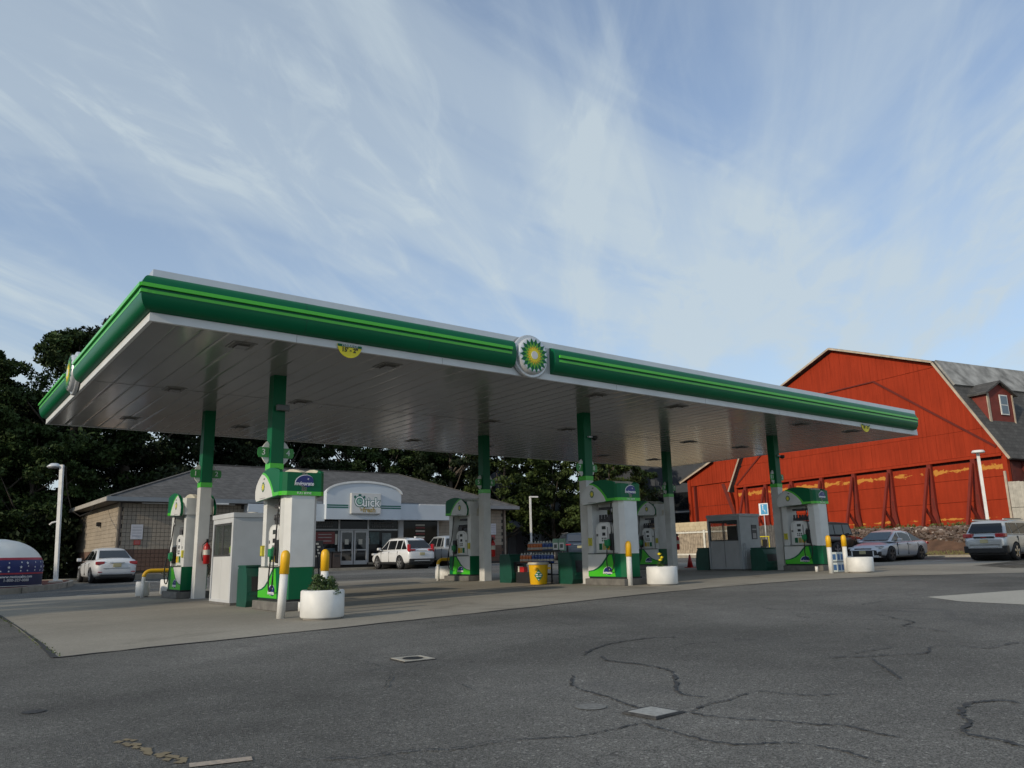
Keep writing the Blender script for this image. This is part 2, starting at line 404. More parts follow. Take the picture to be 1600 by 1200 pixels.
# dark ragged seam along the pad's front edge
sm_ = MB(); strip(sm_, [(x, y-0.01) for x, y in pe], 0.045, 0.008, 0.6, 5, False); strip(sm_, [(-1.25, -2.91), (-1.18, -1), (-1.1, 2), (-1.05, 5.6), (-1.2, 9)], 0.05, 0.0085, .5, 6, False)
sm_.build('pad_edge_seam', sealant)['kind'] = 'structure'
# sealed cracks (real strips of bitumen on the surface)
CR = [
[(0.05,-9.20),(0.19,-9.29),(0.38,-9.39),(0.59,-9.40),(0.82,-9.40)],
[(1.68,-7.85),(1.40,-8.14),(1.28,-8.43),(1.23,-8.71),(1.15,-8.94),(1.12,-9.13),(1.20,-9.35),(1.23,-9.57),(1.30,-9.76),(1.41,-9.94),(1.46,-10.11),(1.54,-10.21),(1.50,-10.38),(1.49,-10.54)],
[(0.82,-9.40),(0.79,-9.59),(0.76,-9.82),(0.76,-9.95),(0.82,-10.10),(0.99,-10.21),(1.05,-10.36),(1.05,-10.51),(1.02,-10.63),(0.99,-10.72)],
[(2.47,-7.10),(2.83,-6.83),(3.32,-6.64),(3.72,-6.62),(4.00,-6.69),(4.05,-6.91)],
[(2.57,-7.22),(2.40,-7.49),(2.42,-7.79),(2.39,-8.11),(2.25,-8.37),(1.71,-8.89),(1.64,-9.07),(1.67,-9.19)],
[(1.25,-9.40),(1.52,-9.33),(1.65,-9.35),(1.86,-9.30),(2.07,-9.32),(2.10,-9.48),(2.19,-9.65),(2.39,-9.76)],
[(2.78,-10.65),(2.79,-10.54),(2.72,-10.47),(2.58,-10.43),(2.41,-10.46),(2.23,-10.53),(2.06,-10.65),(1.82,-10.72),(1.78,-10.83),(1.76,-10.94),(1.72,-11.04)],
[(2.01,-6.62),(2.40,-6.75)],[(4.66,-3.57),(4.49,-4.14),(4.26,-4.93)],
[(8.72,-6.26),(9.45,-6.16),(10.25,-6.21),(10.73,-6.33)],[(8.10,-6.84),(8.15,-7.12),(8.03,-7.48)],
[(7.52,-7.20),(7.23,-7.56),(6.88,-7.97),(6.43,-8.08),(6.32,-8.38),(6.10,-8.72)],
[(3.70,-8.86),(4.05,-8.83),(4.41,-8.84),(4.73,-8.88)],
[(3.70,-8.74),(3.88,-8.93),(4.11,-9.06),(4.33,-9.19),(4.54,-9.26),(4.90,-9.12),(5.07,-9.29),(5.13,-9.51),(5.56,-9.53),(5.67,-9.60)],
[(3.89,-9.09),(3.56,-9.37),(3.33,-9.57),(3.10,-9.75)],[(3.46,-5.89),(3.51,-6.20),(3.66,-6.44)],
[(-1.01,-8.76),(-0.75,-8.95),(-0.60,-8.99),(-0.44,-9.04),(-0.31,-9.14),(-0.14,-9.17),(0.04,-9.21)],
[(0.80,-7.53),(0.72,-7.83)],[(0.70,-5.81),(0.85,-5.83),(0.83,-6.25)],[(1.53,-6.47),(1.74,-6.68),(1.94,-6.70)],[(0.30,-7.29),(0.54,-6.93),(0.76,-6.58)]]
CW = [.014,.022,.018,.028,.03,.018,.03,.012,.014,.02,.02,.024,.016,.026,.022,.016,.016,.014,.012,.014,.012]
for i, (pts, w) in enumerate(zip(CR, CW)):
    mb = MB(); P = catmull(pts, 9); q = random.Random(i+40)
    P = [(x+q.uniform(-.012, .012), y+q.uniform(-.012, .012)) for x, y in P]
    strip(mb, P, w*.72, 0.006+0.0004*i, 0.85, i)
    mb.build('crack', sealant, lot)
# valve covers, patches, painted marks
def cover(cx, cy, sz, label, dark, rz):
    t_ = thing('valve_cover', (cx, cy, gz(cx, cy)+0.002), label, 'valve cover', rz)
    MB().box(-sz*.53, sz*.53, -sz*.53, sz*.53, 0, 0.008).build('surround', sealant, t_)
    h = sz/2
    MB().box(-h, h, -h, -h+.04, 0, .012).box(-h, h, h-.04, h, 0, .012).box(-h, -h+.04, -h+.0405, h-.0405, 0, .012).box(h-.04, h, -h+.0405, h-.0405, 0, .012).build('frame', padlight if dark else sealant, t_)
    if dark:
        MB().box(-h+.041, h-.041, -h+.041, h-.041, 0, .0095).build('infill', kerbm, t_)
        MB().cyl((0, 0, 0.008), h*.62, .006, 24).build('lid', black, t_)
    else: MB().box(-h+.018, h-.018, -h+.018, h-.018, 0, .013).build('lid', M('cover_concrete', (.33, .33, .31), .9, var=.2, scale=40, bump=.6, bscale=80), t_)
cover(1.27, -6.04, .31, 'small square valve cover with dark round lid set in the asphalt', True, R(-4))
cover(1.06, -9.27, .25, 'small square valve cover filled with pale concrete, nearest the camera', False, R(3))
sheet('asphalt_patch', arc(.93, -8.86, .1, 0, 330, 12), .005, M('grey_patch', (.17, .17, .16), .9, var=.3, scale=30, bump=.5))
sheet('oil_spot', arc(-1.82, -6.25, .075, 0, 330, 12), .005, sealant)
pm = MB(); pm.add([(x, y, gz(x, y)+.005) for x, y in [(-1.40, -8.45), (-1.12, -8.54), (-1.14, -8.62), (-1.42, -8.53)]], [(0, 1, 2, 3)])
pm.build('painted_dash', M('faded_tan_paint', (.36, .30, .24), .85, var=.15, scale=40, bump=.4))['kind'] = 'structure'
ym = MB()
for k in range(26):
    q = random.Random(k); a = k/25; x = -1.55+a*.13+q.uniform(-.035, .035); y = -7.66-a*.75+q.uniform(-.03, .03)
    ym.add([(x+dx, y+dy, gz(x, y)+.005) for dx, dy in [(-.03*q.random()-.006, 0), (0, -.03-.04*q.random()), (.02+.02*q.random(), -.01), (.008, .03)]], [(0, 1, 2, 3)])
ym.build('worn_yellow_marking', M('worn_yellow_paint', (.20, .16, .095), .9, var=.2))['kind'] = 'structure'
pl = MB()
for (a, b_) in [((28.55, 3.6), (36.7, 5.2)), ((28.4, 1.2), (33.5, 1.6)), ((26, -1.55), (31.5, -1.2)), ((35.9, 2.3), (40.2, 2.5)), ((33, 7.9), (40.2, 8.1)), ((5.9, 22.5), (5.9, 27.5)), ((1.41, 13.25), (2.23, 14.14)), ((8.8, 22.5), (8.8, 27.5)), ((19, 22.5), (19, 27.8)), ((22.9, 22.5), (22.9, 27.8))]:
    strip(pl, [(a[0]+(b_[0]-a[0])*k/4, a[1]+(b_[1]-a[1])*k/4) for k in range(5)], .10, .009, .1, 3, False)
pl.build('parking_lines', M('worn_white_line', (.5, .5, .48), .8, var=.25, scale=14))['kind'] = 'structure'
# weeds along the seam on the left
wd = MB(); q = random.Random(5)
for k in range(260):
    a = q.random(); x = -1.2+.12*a+q.gauss(0, .025); y = -2.9+a*8.0; h = q.uniform(.008, .028); an = q.uniform(0, 6.3)
    if q.random() < .5 and a > .3: continue
    wd.add([(x-.012*math.cos(an), y-.012*math.sin(an), gz(x, y)), (x+.012*math.cos(an), y+.012*math.sin(an), gz(x, y)), (x+q.uniform(-.03, .03), y+q.uniform(-.03, .03), gz(x, y)+h)], [(0, 1, 2)])
tag(wd.build('weeds', M('weed_green', (.07, .10, .02), .8)), 'thin green weeds growing in the seam beside the concrete pad', 'weeds', kind='stuff')

# ------------------------------------------------------------------ canopy
CX = [3.14, 11.69, 20.25]
KY, JY = 2.79, 7.52
L_, W_, ZB = 24.6, 11.5, 4.65
can = thing('fuel_canopy', (0, 0, 0), 'large white and green fuel station canopy on six columns over the pumps', 'canopy')
n = 61; pw = (L_-.1)/n
me = MB().box(0.004, pw-.012, .05, W_-.05, 0, .05).add([(pw-.012, .05, .02), (pw, .05, .02), (pw, W_-.05, .02), (pw-.012, W_-.05, .02)], [(0, 1, 2, 3)])
# each deck panel has a shallow rib so the gloss breaks into stripes
pp = [(0.0, 0.0045), (0.04, 0), (pw-.04, 0), (pw-.006, .003), (pw-.003, .02), (0.0, .02)]
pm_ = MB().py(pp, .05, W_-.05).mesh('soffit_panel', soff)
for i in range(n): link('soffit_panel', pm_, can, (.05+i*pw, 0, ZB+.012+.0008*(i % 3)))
for y, n_ in ((5.15, 0),): MB().box(.05, L_-.05, y-.015, y+.015, ZB+.008, ZB+.0115).build('soffit_joint', soff, can)
MB().box(.06, L_-.06, .06, W_-.06, ZB+.06, ZB+.8).build('roof_deck', grey_m, can)
# white bottom trim
tr = MB().box(0, L_, 0, .06, ZB, ZB+.13).box(0, .06, .0605, W_-.0605, ZB, ZB+.13).box(0, L_, W_-.06, W_, ZB, ZB+.13).box(L_-.06, L_, .0605, W_-.0605, ZB, ZB+.13)
tr.build('white_trim', M('white_trim', (.66, .67, .67), .35, var=.10, scale=1.4, detail=9), can)
tp = MB().box(0, L_, 0, .06, 5.36, 5.50).box(0, .06, .0605, W_-.0605, 5.36, 5.50).box(0, L_, W_-.06, W_, 5.36, 5.50).box(L_-.06, L_, .0605, W_-.0605, 5.36, 5.50)
tp.build('parapet_flashing', silver, can)
MB().box(.01, L_-.01, .004, .07, ZB+.1305, 5.3595).box(L_-.03, L_-.002, .07, W_-.07, ZB+.13, 5.37).build('backing', white_m, can)
# bullnose profile (outward distance o, z)
def bull(n=12):
    out = [(0, 4.79)]
    for i in range(n+1):
        a = -90+180*i/n; out.append((.02+.17*math.cos(R(a))**.8 if abs(a) < 90 else .02, 5.085+.285*math.sin(R(a))))
    out.append((0, 5.375)); return out
bp_ = bull(14)
def fascia_front(x0, x1, mit0):
    vs = []; m = len(bp_)
    for o, z in bp_: vs.append((x0-(o if mit0 else 0), -o, z))
    for o, z in bp_: vs.append((x1, -o, z))
    fs = [(i, i+1, m+i+1, m+i) for i in range(m-1)]
    mb = MB(); mb.add(vs, fs, True)
    if not mit0: mb.add([vs[i] for i in range(m)], [tuple(range(m))])
    mb.add([vs[m+i] for i in range(m)], [tuple(range(m))]); return mb
gapA, gapB = 7.12, 8.18
xs_ = [0, 3.6, gapA]; 
fascia_front(0, gapA, True).build('green_fascia', dkgreen, can)
fascia_front(gapB, L_-.26, False).build('green_fascia', dkgreen, can)
# left side (outward -X)
m = len(bp_); LG0, LG1 = 6.1, 7.1
def fascia_left(y0, y1, mit):
    vs = [(-o, y0-(o if mit else 0), z) for o, z in bp_]+[(-o, y1, z) for o, z in bp_]
    mb = MB().add(vs, [(i, i+1, m+i+1, m+i) for i in range(m-1)], True)
    if not mit: mb.add(vs[:m], [tuple(range(m))])
    mb.add(vs[m:], [tuple(range(m))]); return mb
fascia_left(0, LG0, True).build('green_fascia', dkgreen, can)
fascia_left(LG1, W_, False).build('green_fascia', dkgreen, can)
for x in (2.5, 5.0, 10.6, 13.2, 15.8, 18.4, 21.0, 23.4):
    MB().add([(x+dx, -o-.0015, z) for dx in (0, .008) for o, z in bp_[1:-1]], [(i, i+1, len(bp_)-2+i+1, len(bp_)-2+i) for i in range(len(bp_)-3)]).build('fascia_seam', M('seam_dark_green', (.001, .05, .02), .5), can)
for x in (2.4, 5.4, 10.2, 13.4, 16.6, 19.8, 22.9): MB().box(x, x+.008, -.002, -.0005, ZB+.002, ZB+.128).build('trim_seam', M('seam_grey2', (.3, .3, .3), .6), can)
# lime rail: proud strip above, thinner strip below a shadow gap
def rail(x0, x1, z0, z1, o0, o1): return MB().add([(x0, -o0, z0), (x1, -o0, z0), (x1, -o1, z0), (x0, -o1, z0), (x0, -o0, z1), (x1, -o0, z1), (x1, -o1-.0, z1), (x0, -o1, z1)], [(0,3,2,1),(4,5,6,7),(0,1,5,4),(1,2,6,5),(2,3,7,6),(3,0,4,7)])
for x0, x1 in ((-.2, gapA-.12), (gapB+.12, L_-.30)):
    rail(x0, x1, 5.13, 5.19, .10, .225).build('lime_rail', lime, can)
    rail(x0, x1, 5.04, 5.09, .10, .192).build('lime_band', lime, can)
for y0, y1 in ((-.2, LG0-.12), (LG1+.12, W_)):
    MB().box(-.225, -.10, y0, y1, 5.13, 5.19).build('lime_rail', lime, can)
    MB().box(-.192, -.10, y0, y1, 5.04, 5.09).build('lime_band', lime, can)
# sunflower-like emblem
def emblem(parent, R_, fn, front=True):
    """fn(a, b, d) maps emblem plane (a right, b up) and outward d to xyz"""
    def disc(name, r, d0, d1, mat, n=40, bev=.02):
        mb = MB(); prof = [(r, d0), (r, d1-bev), (r-bev*.4, d1-bev*.3), (r-bev*1.2, d1)]
        vs = []; fs = []
        for rr_, d in prof:
            for i in range(n):
                a = 2*PI*i/n; vs.append(fn(rr_*math.cos(a), rr_*math.sin(a), d))
        for k in range(len(prof)-1):
            for i in range(n): fs.append((k*n+i, k*n+(i+1) % n, (k+1)*n+(i+1) % n, (k+1)*n+i))
        mb.add(vs, fs, True); mb.add(vs[-n:], [tuple(range(n))]); return mb.build(name, mat, parent)
    disc('emblem_backplate', R_, -.02, .05, silver)
    disc('emblem_drum', R_*.84, .04, .15, M('emblem_silver', (.62, .64, .66), .28, metal=.4, var=.03), bev=.05)
    def star(name, r0, r1, w, ph, d, mat, n=18):
        mb = MB()
        for i in range(n):
            a = 2*PI*(i+ph)/n; pts = [(r0, 0), ((r0+r1)*.52, w), (r1, 0), ((r0+r1)*.52, -w)]
            vs = [fn(p*math.cos(a)-q_*math.sin(a), p*math.sin(a)+q_*math.cos(a), d) for p, q_ in pts]
            vs += [fn((p*math.cos(a)-q_*math.sin(a)), (p*math.sin(a)+q_*math.cos(a)), d-.012) for p, q_ in pts]
            mb.add(vs, [(0, 1, 2, 3), (0, 4, 5, 1), (1, 5, 6, 2), (2, 6, 7, 3), (3, 7, 4, 0)])
        mb.build(name, mat, parent)
    def star2(name, ro, ri, d, mat, ph=0, n=18):
        pts = []
        for i in range(2*n):
            r = ro if i % 2 == 0 else ri; a = 2*PI*(i/2+ph)/n; pts.append((r*math.cos(a), r*math.sin(a)))
        MB().prism(pts, d-.004, d, lambda a, b_, dd: fn(a, b_, dd)).build(name, mat, parent)
    s = R_*.84
    star2('green_petals', s*.95, s*.70, .156, dkgreen)
    star2('light_green_petals', s*.76, s*.52, .161, M('logo_green', (.10, .36, .02), .4, var=.03), .5)
    star2('gold_petals', s*.53, s*.38, .166, logogold, 0)
    star2('yellow_petals', s*.42, s*.30, .171, brightyel, .5)
    disc('emblem_centre', s*.22, .15, .176, white, bev=.002)
emblem(can, .475, lambda a, b_, d: (7.58+a, -.05-d, 5.085+b_))
emblem(can, .49, lambda a, b_, d: (-.05-d, 6.6-a, 5.085+b_))
# clearance plates hanging under the trim
def clearance(x, nm):
    pl_ = arc(0, 0, .24, 180, 360, 16)
    o = MB().py([(x+a, ZB+.09+b_) for a, b_ in pl_], -.03, -.012).build('clearance_plate', brightyel, can)
    MB().py([(x+a, ZB+.09+b_) for a, b_ in [(-.237, -.045), (.237, -.045), (.24, 0), (-.24, 0)]], -.036, -.031).build('plate_band', dkgreen, o)
    text_obj('CLEARANCE', .055, textw, o, face_mat((x, -.04, ZB+.066), (1, 0, 0), (0, 0, 1)), .003)
    text_obj("15' - 2\"", .11, textk, o, face_mat((x, -.036, ZB-.01), (1, 0, 0), (0, 0, 1)), .003, .003)
# shift plates down so that only their lower part shows beneath the trim
clearance(3.4, 0); clearance(21.18, 0)
# recessed light boxes
lb = MB().box(-.17, .17, -.20, .20, -.012, .03).mesh('light_box', M('lamp_housing', (.10, .095, .09), .45, var=.2))
lf = MB().box(-.21, .21, -.24, .24, -.004, .03).mesh('light_frame', M('lamp_frame', (.24, .235, .225), .3, var=.1))
ll = MB().box(-.11, .11, -.13, .13, -.035, -.012).mesh('lamp_lens', glass('lamp_lens', (.16, .15, .14), .15))
for xc in CX:
    for dx in (-1.45, 1.45):
        for y in (.75, 5.15, 9.5):
            o = link('ceiling_light', lf, can, (xc+dx, y, ZB+.004)); link('light_box', lb, o); link('lamp_lens', ll, o)
# columns (part of the canopy)
cols = {}
for i, xc in enumerate(CX):
    for j, y in enumerate((KY, JY)):
        z0 = gz(xc, y); s_ = .135
        c = MB().cbox(xc-s_, xc+s_, y-s_, y+s_, z0+.01, z0+2.68, .008).build('column', M('column_white', (.58, .58, .56), .4, var=.13, scale=2.2, detail=9), can)
        MB().cbox(xc-s_+.002, xc+s_-.002, y-s_+.002, y+s_-.002, z0+2.80, ZB+.02, .008).build('column_cladding', dkgreen, c)
        MB().box(xc-s_-.004, xc+s_+.004, y-s_-.004, y+s_+.004, z0+2.681, z0+2.799).build('column_band', lime, c)
        MB().box(xc-s_-.02, xc+s_+.02, y-s_-.02, y+s_+.02, z0, z0+.012).build('base_plate', grey_m, c)
        cols[i, j] = c
# pump numbers
def numbers(i, j, a, b_):
    xc, y = CX[i], (KY, JY)[j]; z = gz(xc, y)+3.02
    t_ = thing('pump_number_sign', (xc, y-.02, z), 'round white sign with green tabs numbered %s and %s on the %s column' % (a, b_, ['left', 'middle', 'right'][i]+(' front' if j == 0 else ' rear')), 'sign', group='pump number signs on the columns')
    for sgn, tx in ((-1, a), (1, b_)):
        pts = [(sgn*.137, -.17)]+[(sgn*x, z_) for x, z_ in arc(.0, 0, .29, -52, 52, 10)]+[(sgn*.137, .17)]
        h = MB().py(pts, -.02, .02).build('sign_plate', white, t_)
        pts = [(sgn*.15, -.10), (sgn*.35, -.10), (sgn*.375, -.05), (sgn*.375, .05), (sgn*.35, .10), (sgn*.15, .10)]
        k = MB().py(pts, -.035, -.021).build('green_tab', midgreen, t_)
        text_obj(tx, .17, textw, k, face_mat((sgn*.255, -.037, 0), (1, 0, 0), (0, 0, 1)), .003)
numbers(0, 1, '1', '2'); numbers(0, 0, '3', '4'); numbers(1, 1, '5', '6'); numbers(1, 0, '7', '8'); numbers(2, 1, '9', '10'); numbers(2, 0, '11', '12')
# cameras on the columns
for i, z in ((0, 3.98), (1, 4.0), (2, 3.98)):
    t_ = thing('security_camera', (CX[i], KY-.14, z), 'small dark security camera on the green %s front column' % ['left', 'middle', 'right'][i], 'camera', group='security cameras on the columns')
    if i == 0: MB().cbox(-.09, .17, -.14, -.02, -.07, .05, .02).build('housing', M('camera_grey', (.12, .12, .12), .4), t_)
    else: MB().lathe([(.02, -.09), (.075, -.06), (.09, 0), (.07, .03)], (.2, -.05, 0), 14).build('dome', black, t_)
    MB().box(-.02, .2 if i else .04, -.06, 0, -.02, .02).build('bracket', grey_m, t_)

# ------------------------------------------------------------------ dispenser template (local: outer end at -Y, faces at +-X)
def small_logo(parent, y, z, x, sgn, s=.085):
    def el(name, r, d, mat, st=False):
        pts = []
        for i in range(24):
            rr_ = r if (i % 2 == 0 or not st) else r*.78
            pts.append((y+rr_*.85*math.cos(2*PI*i/24), z+rr_*math.sin(2*PI*i/24)))
        MB().px(pts, x, x+sgn*d).build(name, mat, parent)
    el('emblem_green', s, .004, textg, True); el('emblem_gold', s*.72, .006, M('emblem_pale', (.55, .52, .10), .4), True); el('emblem_white', s*.3, .008, brightyel)
def invigorate_oval(parent, fn, w, txtmat=textw):
    """fn(a,b,d): a right, b up; oval width w"""
    pts = [(a*w*.5, max(b_*w*.36, -w*.13-w*.10*(1+a))) for a, b_ in arc(0, 0, 1, 0, 345, 23)]
    pts = [(a+b_*.25, b_) for a, b_ in pts]
    o2 = [(a*1.03-.008*w/.3, b_*1.04+.006*w/.3) for a, b_ in pts]
    MB().prism(o2, .002, .004, fn).build('oval_rim', textw, parent)
    MB().prism(pts, .004, .007, fn).build('blue_oval', navy, parent)
    st = []
    for i in range(8):
        r = w*.075 if i % 2 == 0 else w*.02
        st.append((w*.2+r*math.cos(i*PI/4+.5), w*.16+r*math.sin(i*PI/4+.5)))
    MB().prism(st, .007, .009, fn).build('star', textw, parent)
    o = Vector(fn(-w*.03, -w*.10, .008)); r_ = Vector(fn(1, 0, 0))-Vector(fn(0, 0, 0)); u_ = Vector(fn(0, 1, 0))-Vector(fn(0, 0, 0))
    text_obj('Invigorate', w*.30, txtmat, parent, face_mat(o, r_, u_), .002, .002, .15, sx=.92)
def make_dispenser(label):
    t_ = thing('fuel_dispenser', (0, 0, 0), label, 'fuel pump', group='fuel dispensers under the canopy')
    wht = M('pump_white', (.62, .63, .62), .35, var=.10, scale=2.5, coat=.05, detail=9)
    MB().cbox(-.40, .40, -.74, .66, 0, .16, .015).build('plinth', concrete_d, t_)
    MB().box(-.30, .30, -.66, .60, .16, .20).build('kick_recess', black, t_)
    # lower cabinet with swoosh
    body = MB().pz([(-.31, -.55), (-.22, -.68), (.22, -.68), (.31, -.55), (.31, .62), (-.31, .62)], .20, .76).build('lower_cabinet', dkgreen, t_)
    for sg in (-1, 1):
        x = sg*.311
        curve = [(-.12, .755), (-.02, .66), (.12, .52), (.28, .42), (.45, .365), (.615, .345)]
        MB().px(curve+[(.615, .755)], x, x+sg*.006).build('white_panel', wht, body)
        low = [(p[0]-.05, p[1]-.02) for p in curve[:-1]]+[(.615, .325)]
        MB().px([(-.36, .21), (.615, .21)]+low[::-1]+[(-.25, .74)], x, x+sg*.004).build('lime_panel', lime, body)
        invigorate_oval(body, (lambda s_: (lambda a, b_, d: (s_*(.317+d), (-.10 if s_ < 0 else .10)*1+(-a if s_ < 0 else a), .335+b_)))(sg), .30)
        MB().tube([(sg*.33, -.5, .775), (sg*.345, -.1, .77), (sg*.35, .35, .775), (sg*.33, .58, .775)], .008, 6).build('guard_rail', black, t_)
    # pillars
    MB().pz([(-.31, -.56), (-.22, -.68), (.22, -.68), (.31, -.56), (.31, -.36), (-.31, -.36)], .761, 2.06).build('end_pillar', wht, t_)
    MB().pz([(-.27, .44), (.27, .44), (.27, .62), (-.27, .62)], .761, 2.06).build('inner_pillar', wht, t_)
    MB().box(-.20, .20, -.35, .43, .77, .80).build('shelf', wht, t_)
    MB().box(-.05, .05, -.35, .43, 1.93, 2.05).build('header_beam', wht, t_)
    # pump head
    head = [(-.26, .80), (.36, .80), (.36, 1.42), (.30, 1.50), (.18, 1.545), (-.08, 1.545), (-.20, 1.50), (-.26, 1.42)]
    hd = MB().px(head, -.24, .24).build('pump_head', wht, t_)
    # valve manifold and scanners in the gap above the head
    mg = MB().box(-.20, .20, -.20, .02, 1.56, 1.68).box(-.16, .16, .04, .30, 1.56, 1.64).box(-.18, .18, -.12, .28, 1.87, 1.93)
    for k in range(5): mg.cyl((-.17, -.16+k*.1, 1.64), .03, .10, 8); mg.cyl((.17, -.16+k*.1, 1.64), .03, .10, 8)
    mg.build('valve_manifold', M('manifold_grey', (.045, .045, .05), .5, var=.4, scale=14), t_)
    for sg in (-1, 1):
        x = sg*.241
        MB().px([(.24-.50, .98), (.25, .98), (.25, 1.47), (.14, 1.52), (-.06, 1.52), (-.16, 1.47), (-.16, .98)] if False else [(-.15, .84), (.25, .84), (.25, 1.45), (.15, 1.51), (-.05, 1.51), (-.15, 1.45)], x, x+sg*.012).build('front_bezel', M('bezel_white', (.74, .75, .75), .25), hd)
        fx = x+sg*.012
        MB().box(fx, fx+sg*.004, -.02, .12, 1.37, 1.45).build('display', screen, hd)
        MB().box(fx, fx+sg*.004, .0, .11, 1.21, 1.29).build('screen', M('screen_dark', (.03, .03, .035), .2), hd)
        kp = MB()
        for a in range(3):
            for b_ in range(2): kp.box(fx, fx+sg*.004, -.03+a*.065, .005+a*.065, 1.07+b_*.055, 1.11+b_*.055)
        kp.build('keypad', black, hd)
        MB().box(fx, fx+sg*.004, -.11, -.07, 1.10, 1.42).build('price_strip', M('strip_grey', (.3, .3, .31), .4), hd)
        for k, mt in enumerate((dkgreen, M('grade_gold', (.42, .36, .12), .5), logogold)):
            MB().box(fx, fx+sg*.005, .13-.13*k, .24-.13*k, .86, 1.02).build('grade_button', mt, hd)
        # side decals
        MB().box(x, x+sg*.004, -.24, -.18, 1.25, 1.30).box(x, x+sg*.004, -.24, -.19, 1.08, 1.13).box(x, x+sg*.004, .28, .34, 1.2, 1.26).build('decal', M('decal_grey', (.1, .1, .1), .5), hd)
        MB().cbox(sg*.27, sg*.31, .48, .58, .98, 1.16, .01).build('yellow_tag', M('tag_yellow', (.55, .5, .05), .5), t_)
        # nozzle boot, nozzle
        MB().cbox(min(sg*.24, sg*.33), max(sg*.24, sg*.33), -.34, -.20, .84, 1.26, .03).build('nozzle_boot', black, t_)
        nz = MB().tube([(sg*.38, -.18, .90), (sg*.38, -.19, 1.02), (sg*.36, -.22, 1.12)], [.035, .045, .03], 8)
        nz.cbox(min(sg*.34, sg*.43), max(sg*.34, sg*.43), -.26, -.12, .95, 1.10, .02)
        nz.build('nozzle', M('nozzle_green', (.01, .20, .07), .45), t_)
        ho = catmull([(sg*.30, -.30, 2.0), (sg*.33, -.30, 1.75), (sg*.36, -.33, 1.35), (sg*.42, -.42, .95), (sg*.44, -.46, .60), (sg*.43, -.38, .38), (sg*.42, -.24, .36), (sg*.41, -.17, .55), (sg*.39, -.18, .90)], 6)
        MB().tube(ho, .014, 7).build('hose', rubber, t_)
        MB().cyl((sg*.30, -.30, 1.78), .022, .1, 8).build('swivel', alu, t_)
    # canopy box of the pump
    cn = MB().box(-.37, .37, -.60, .555, 2.06, 2.44).build('top_housing', dkgreen, t_)
    def side_prof(): return [(-.70, 2.06), (.60, 2.00), (.66, 2.06), (.67, 2.2), (.62, 2.32), (.5, 2.43), (.34, 2.52), (.14, 2.585), (-.06, 2.60), (-.26, 2.585), (-.46, 2.545), (-.70, 2.48)]
    # rounded ends in plan for the green end cap
    cap = [(-.43, -.56), (-.40, -.64), (-.33, -.70), (.33, -.70), (.40, -.64), (.43, -.56), (.36, -.56), (-.36, -.56)]
    ec = MB().pz(cap, 2.06, 2.475).build('end_panel', dkgreen, t_)
    MB().pz([(a*1.008, b_*1.004) for a, b_ in cap[:6]]+[(.40, -.56), (-.40, -.56)], 2.052, 2.125).build('lime_band', lime, ec)
    text_obj('FULL SERVE', .055, textw, ec, face_mat((0, -.706, 2.09), (1, 0, 0), (0, 0, 1)), .003)
    invigorate_oval(ec, lambda a, b_, d: (a, -.701-d, 2.30+b_), .34)
    MB().pz([(-.37, .56), (-.37, .60), (-.30, .655), (.30, .655), (.37, .60), (.37, .56)], 2.03, 2.44).build('inner_end_panel', wht, t_)
    for sg in (-1, 1):
        sp_ = [(y, z) for y, z in side_prof() if y > -.57]
        sp_ = [(-.56, 2.054)]+sp_+[(-.56, 2.515)]
        pn = MB().px(sp_, sg*.37, sg*.43).build('side_panel', dkgreen, t_)
        x = sg*.431
        cv = [(.34, 2.515), (.20, 2.48), (.06, 2.41), (-.08, 2.30), (-.20, 2.17), (-.26, 2.05)]
        wp = [(.60, 2.005), (.655, 2.065), (.665, 2.2), (.615, 2.315), (.5, 2.42)]+cv
        MB().px(wp, x, x+sg*.006).build('white_field', wht, pn)
        lo = [(a-.055, b_+.028) for a, b_ in cv]
        MB().px(cv+[(-.555, 2.06), (-.555, 2.12), (-.31, 2.12)]+lo[-2::-1], x, x+sg*.003).build('lime_swoosh', lime, pn)
        MB().px([(y, z-.004) for y, z in side_prof()[1:-1]], sg*.362, sg*.3695).build('panel_liner', M('cream_cap', (.60, .57, .48), .45), pn)
        small_logo(pn, .24, 2.26, x+sg*.006, sg, .10)
        MB().box(x+sg*.006, x+sg*.008, .17, .23, 2.40, 2.425).build('small_lettering', textk, pn)
        MB().box(x+sg*.006, x+sg*.008, .10, .40, 2.045, 2.052).build('small_lettering', textk, pn)
    MB().px([(y, z-.01) for y, z in side_prof()], -.05, .05).build('top_ridge', M('cream_cap', (.60, .57, .48), .45), t_)
    return t_
DY = {0: (1.86, 8.50), 1: (1.86, 8.50), 2: (1.86, 8.50)}
def dl(i, j): return ('fuel pump with green FULL SERVE end panel, front of the %s island' if j == 0 else 'fuel pump with plain white end nearest us, rear of the %s island') % ['left', 'middle', 'right'][i]
dz = CX[0]-.02
disp = make_dispenser(dl(0, 0)); disp.location = (dz, 1.86, gz(CX[0], 1.9))
for i in range(3):
    for j in range(2):
        if i == j == 0: continue
        y = DY[i][j]
        dup(disp, (CX[i]-.02, y, gz(CX[i], y)), PI if j else 0, dl(i, j))

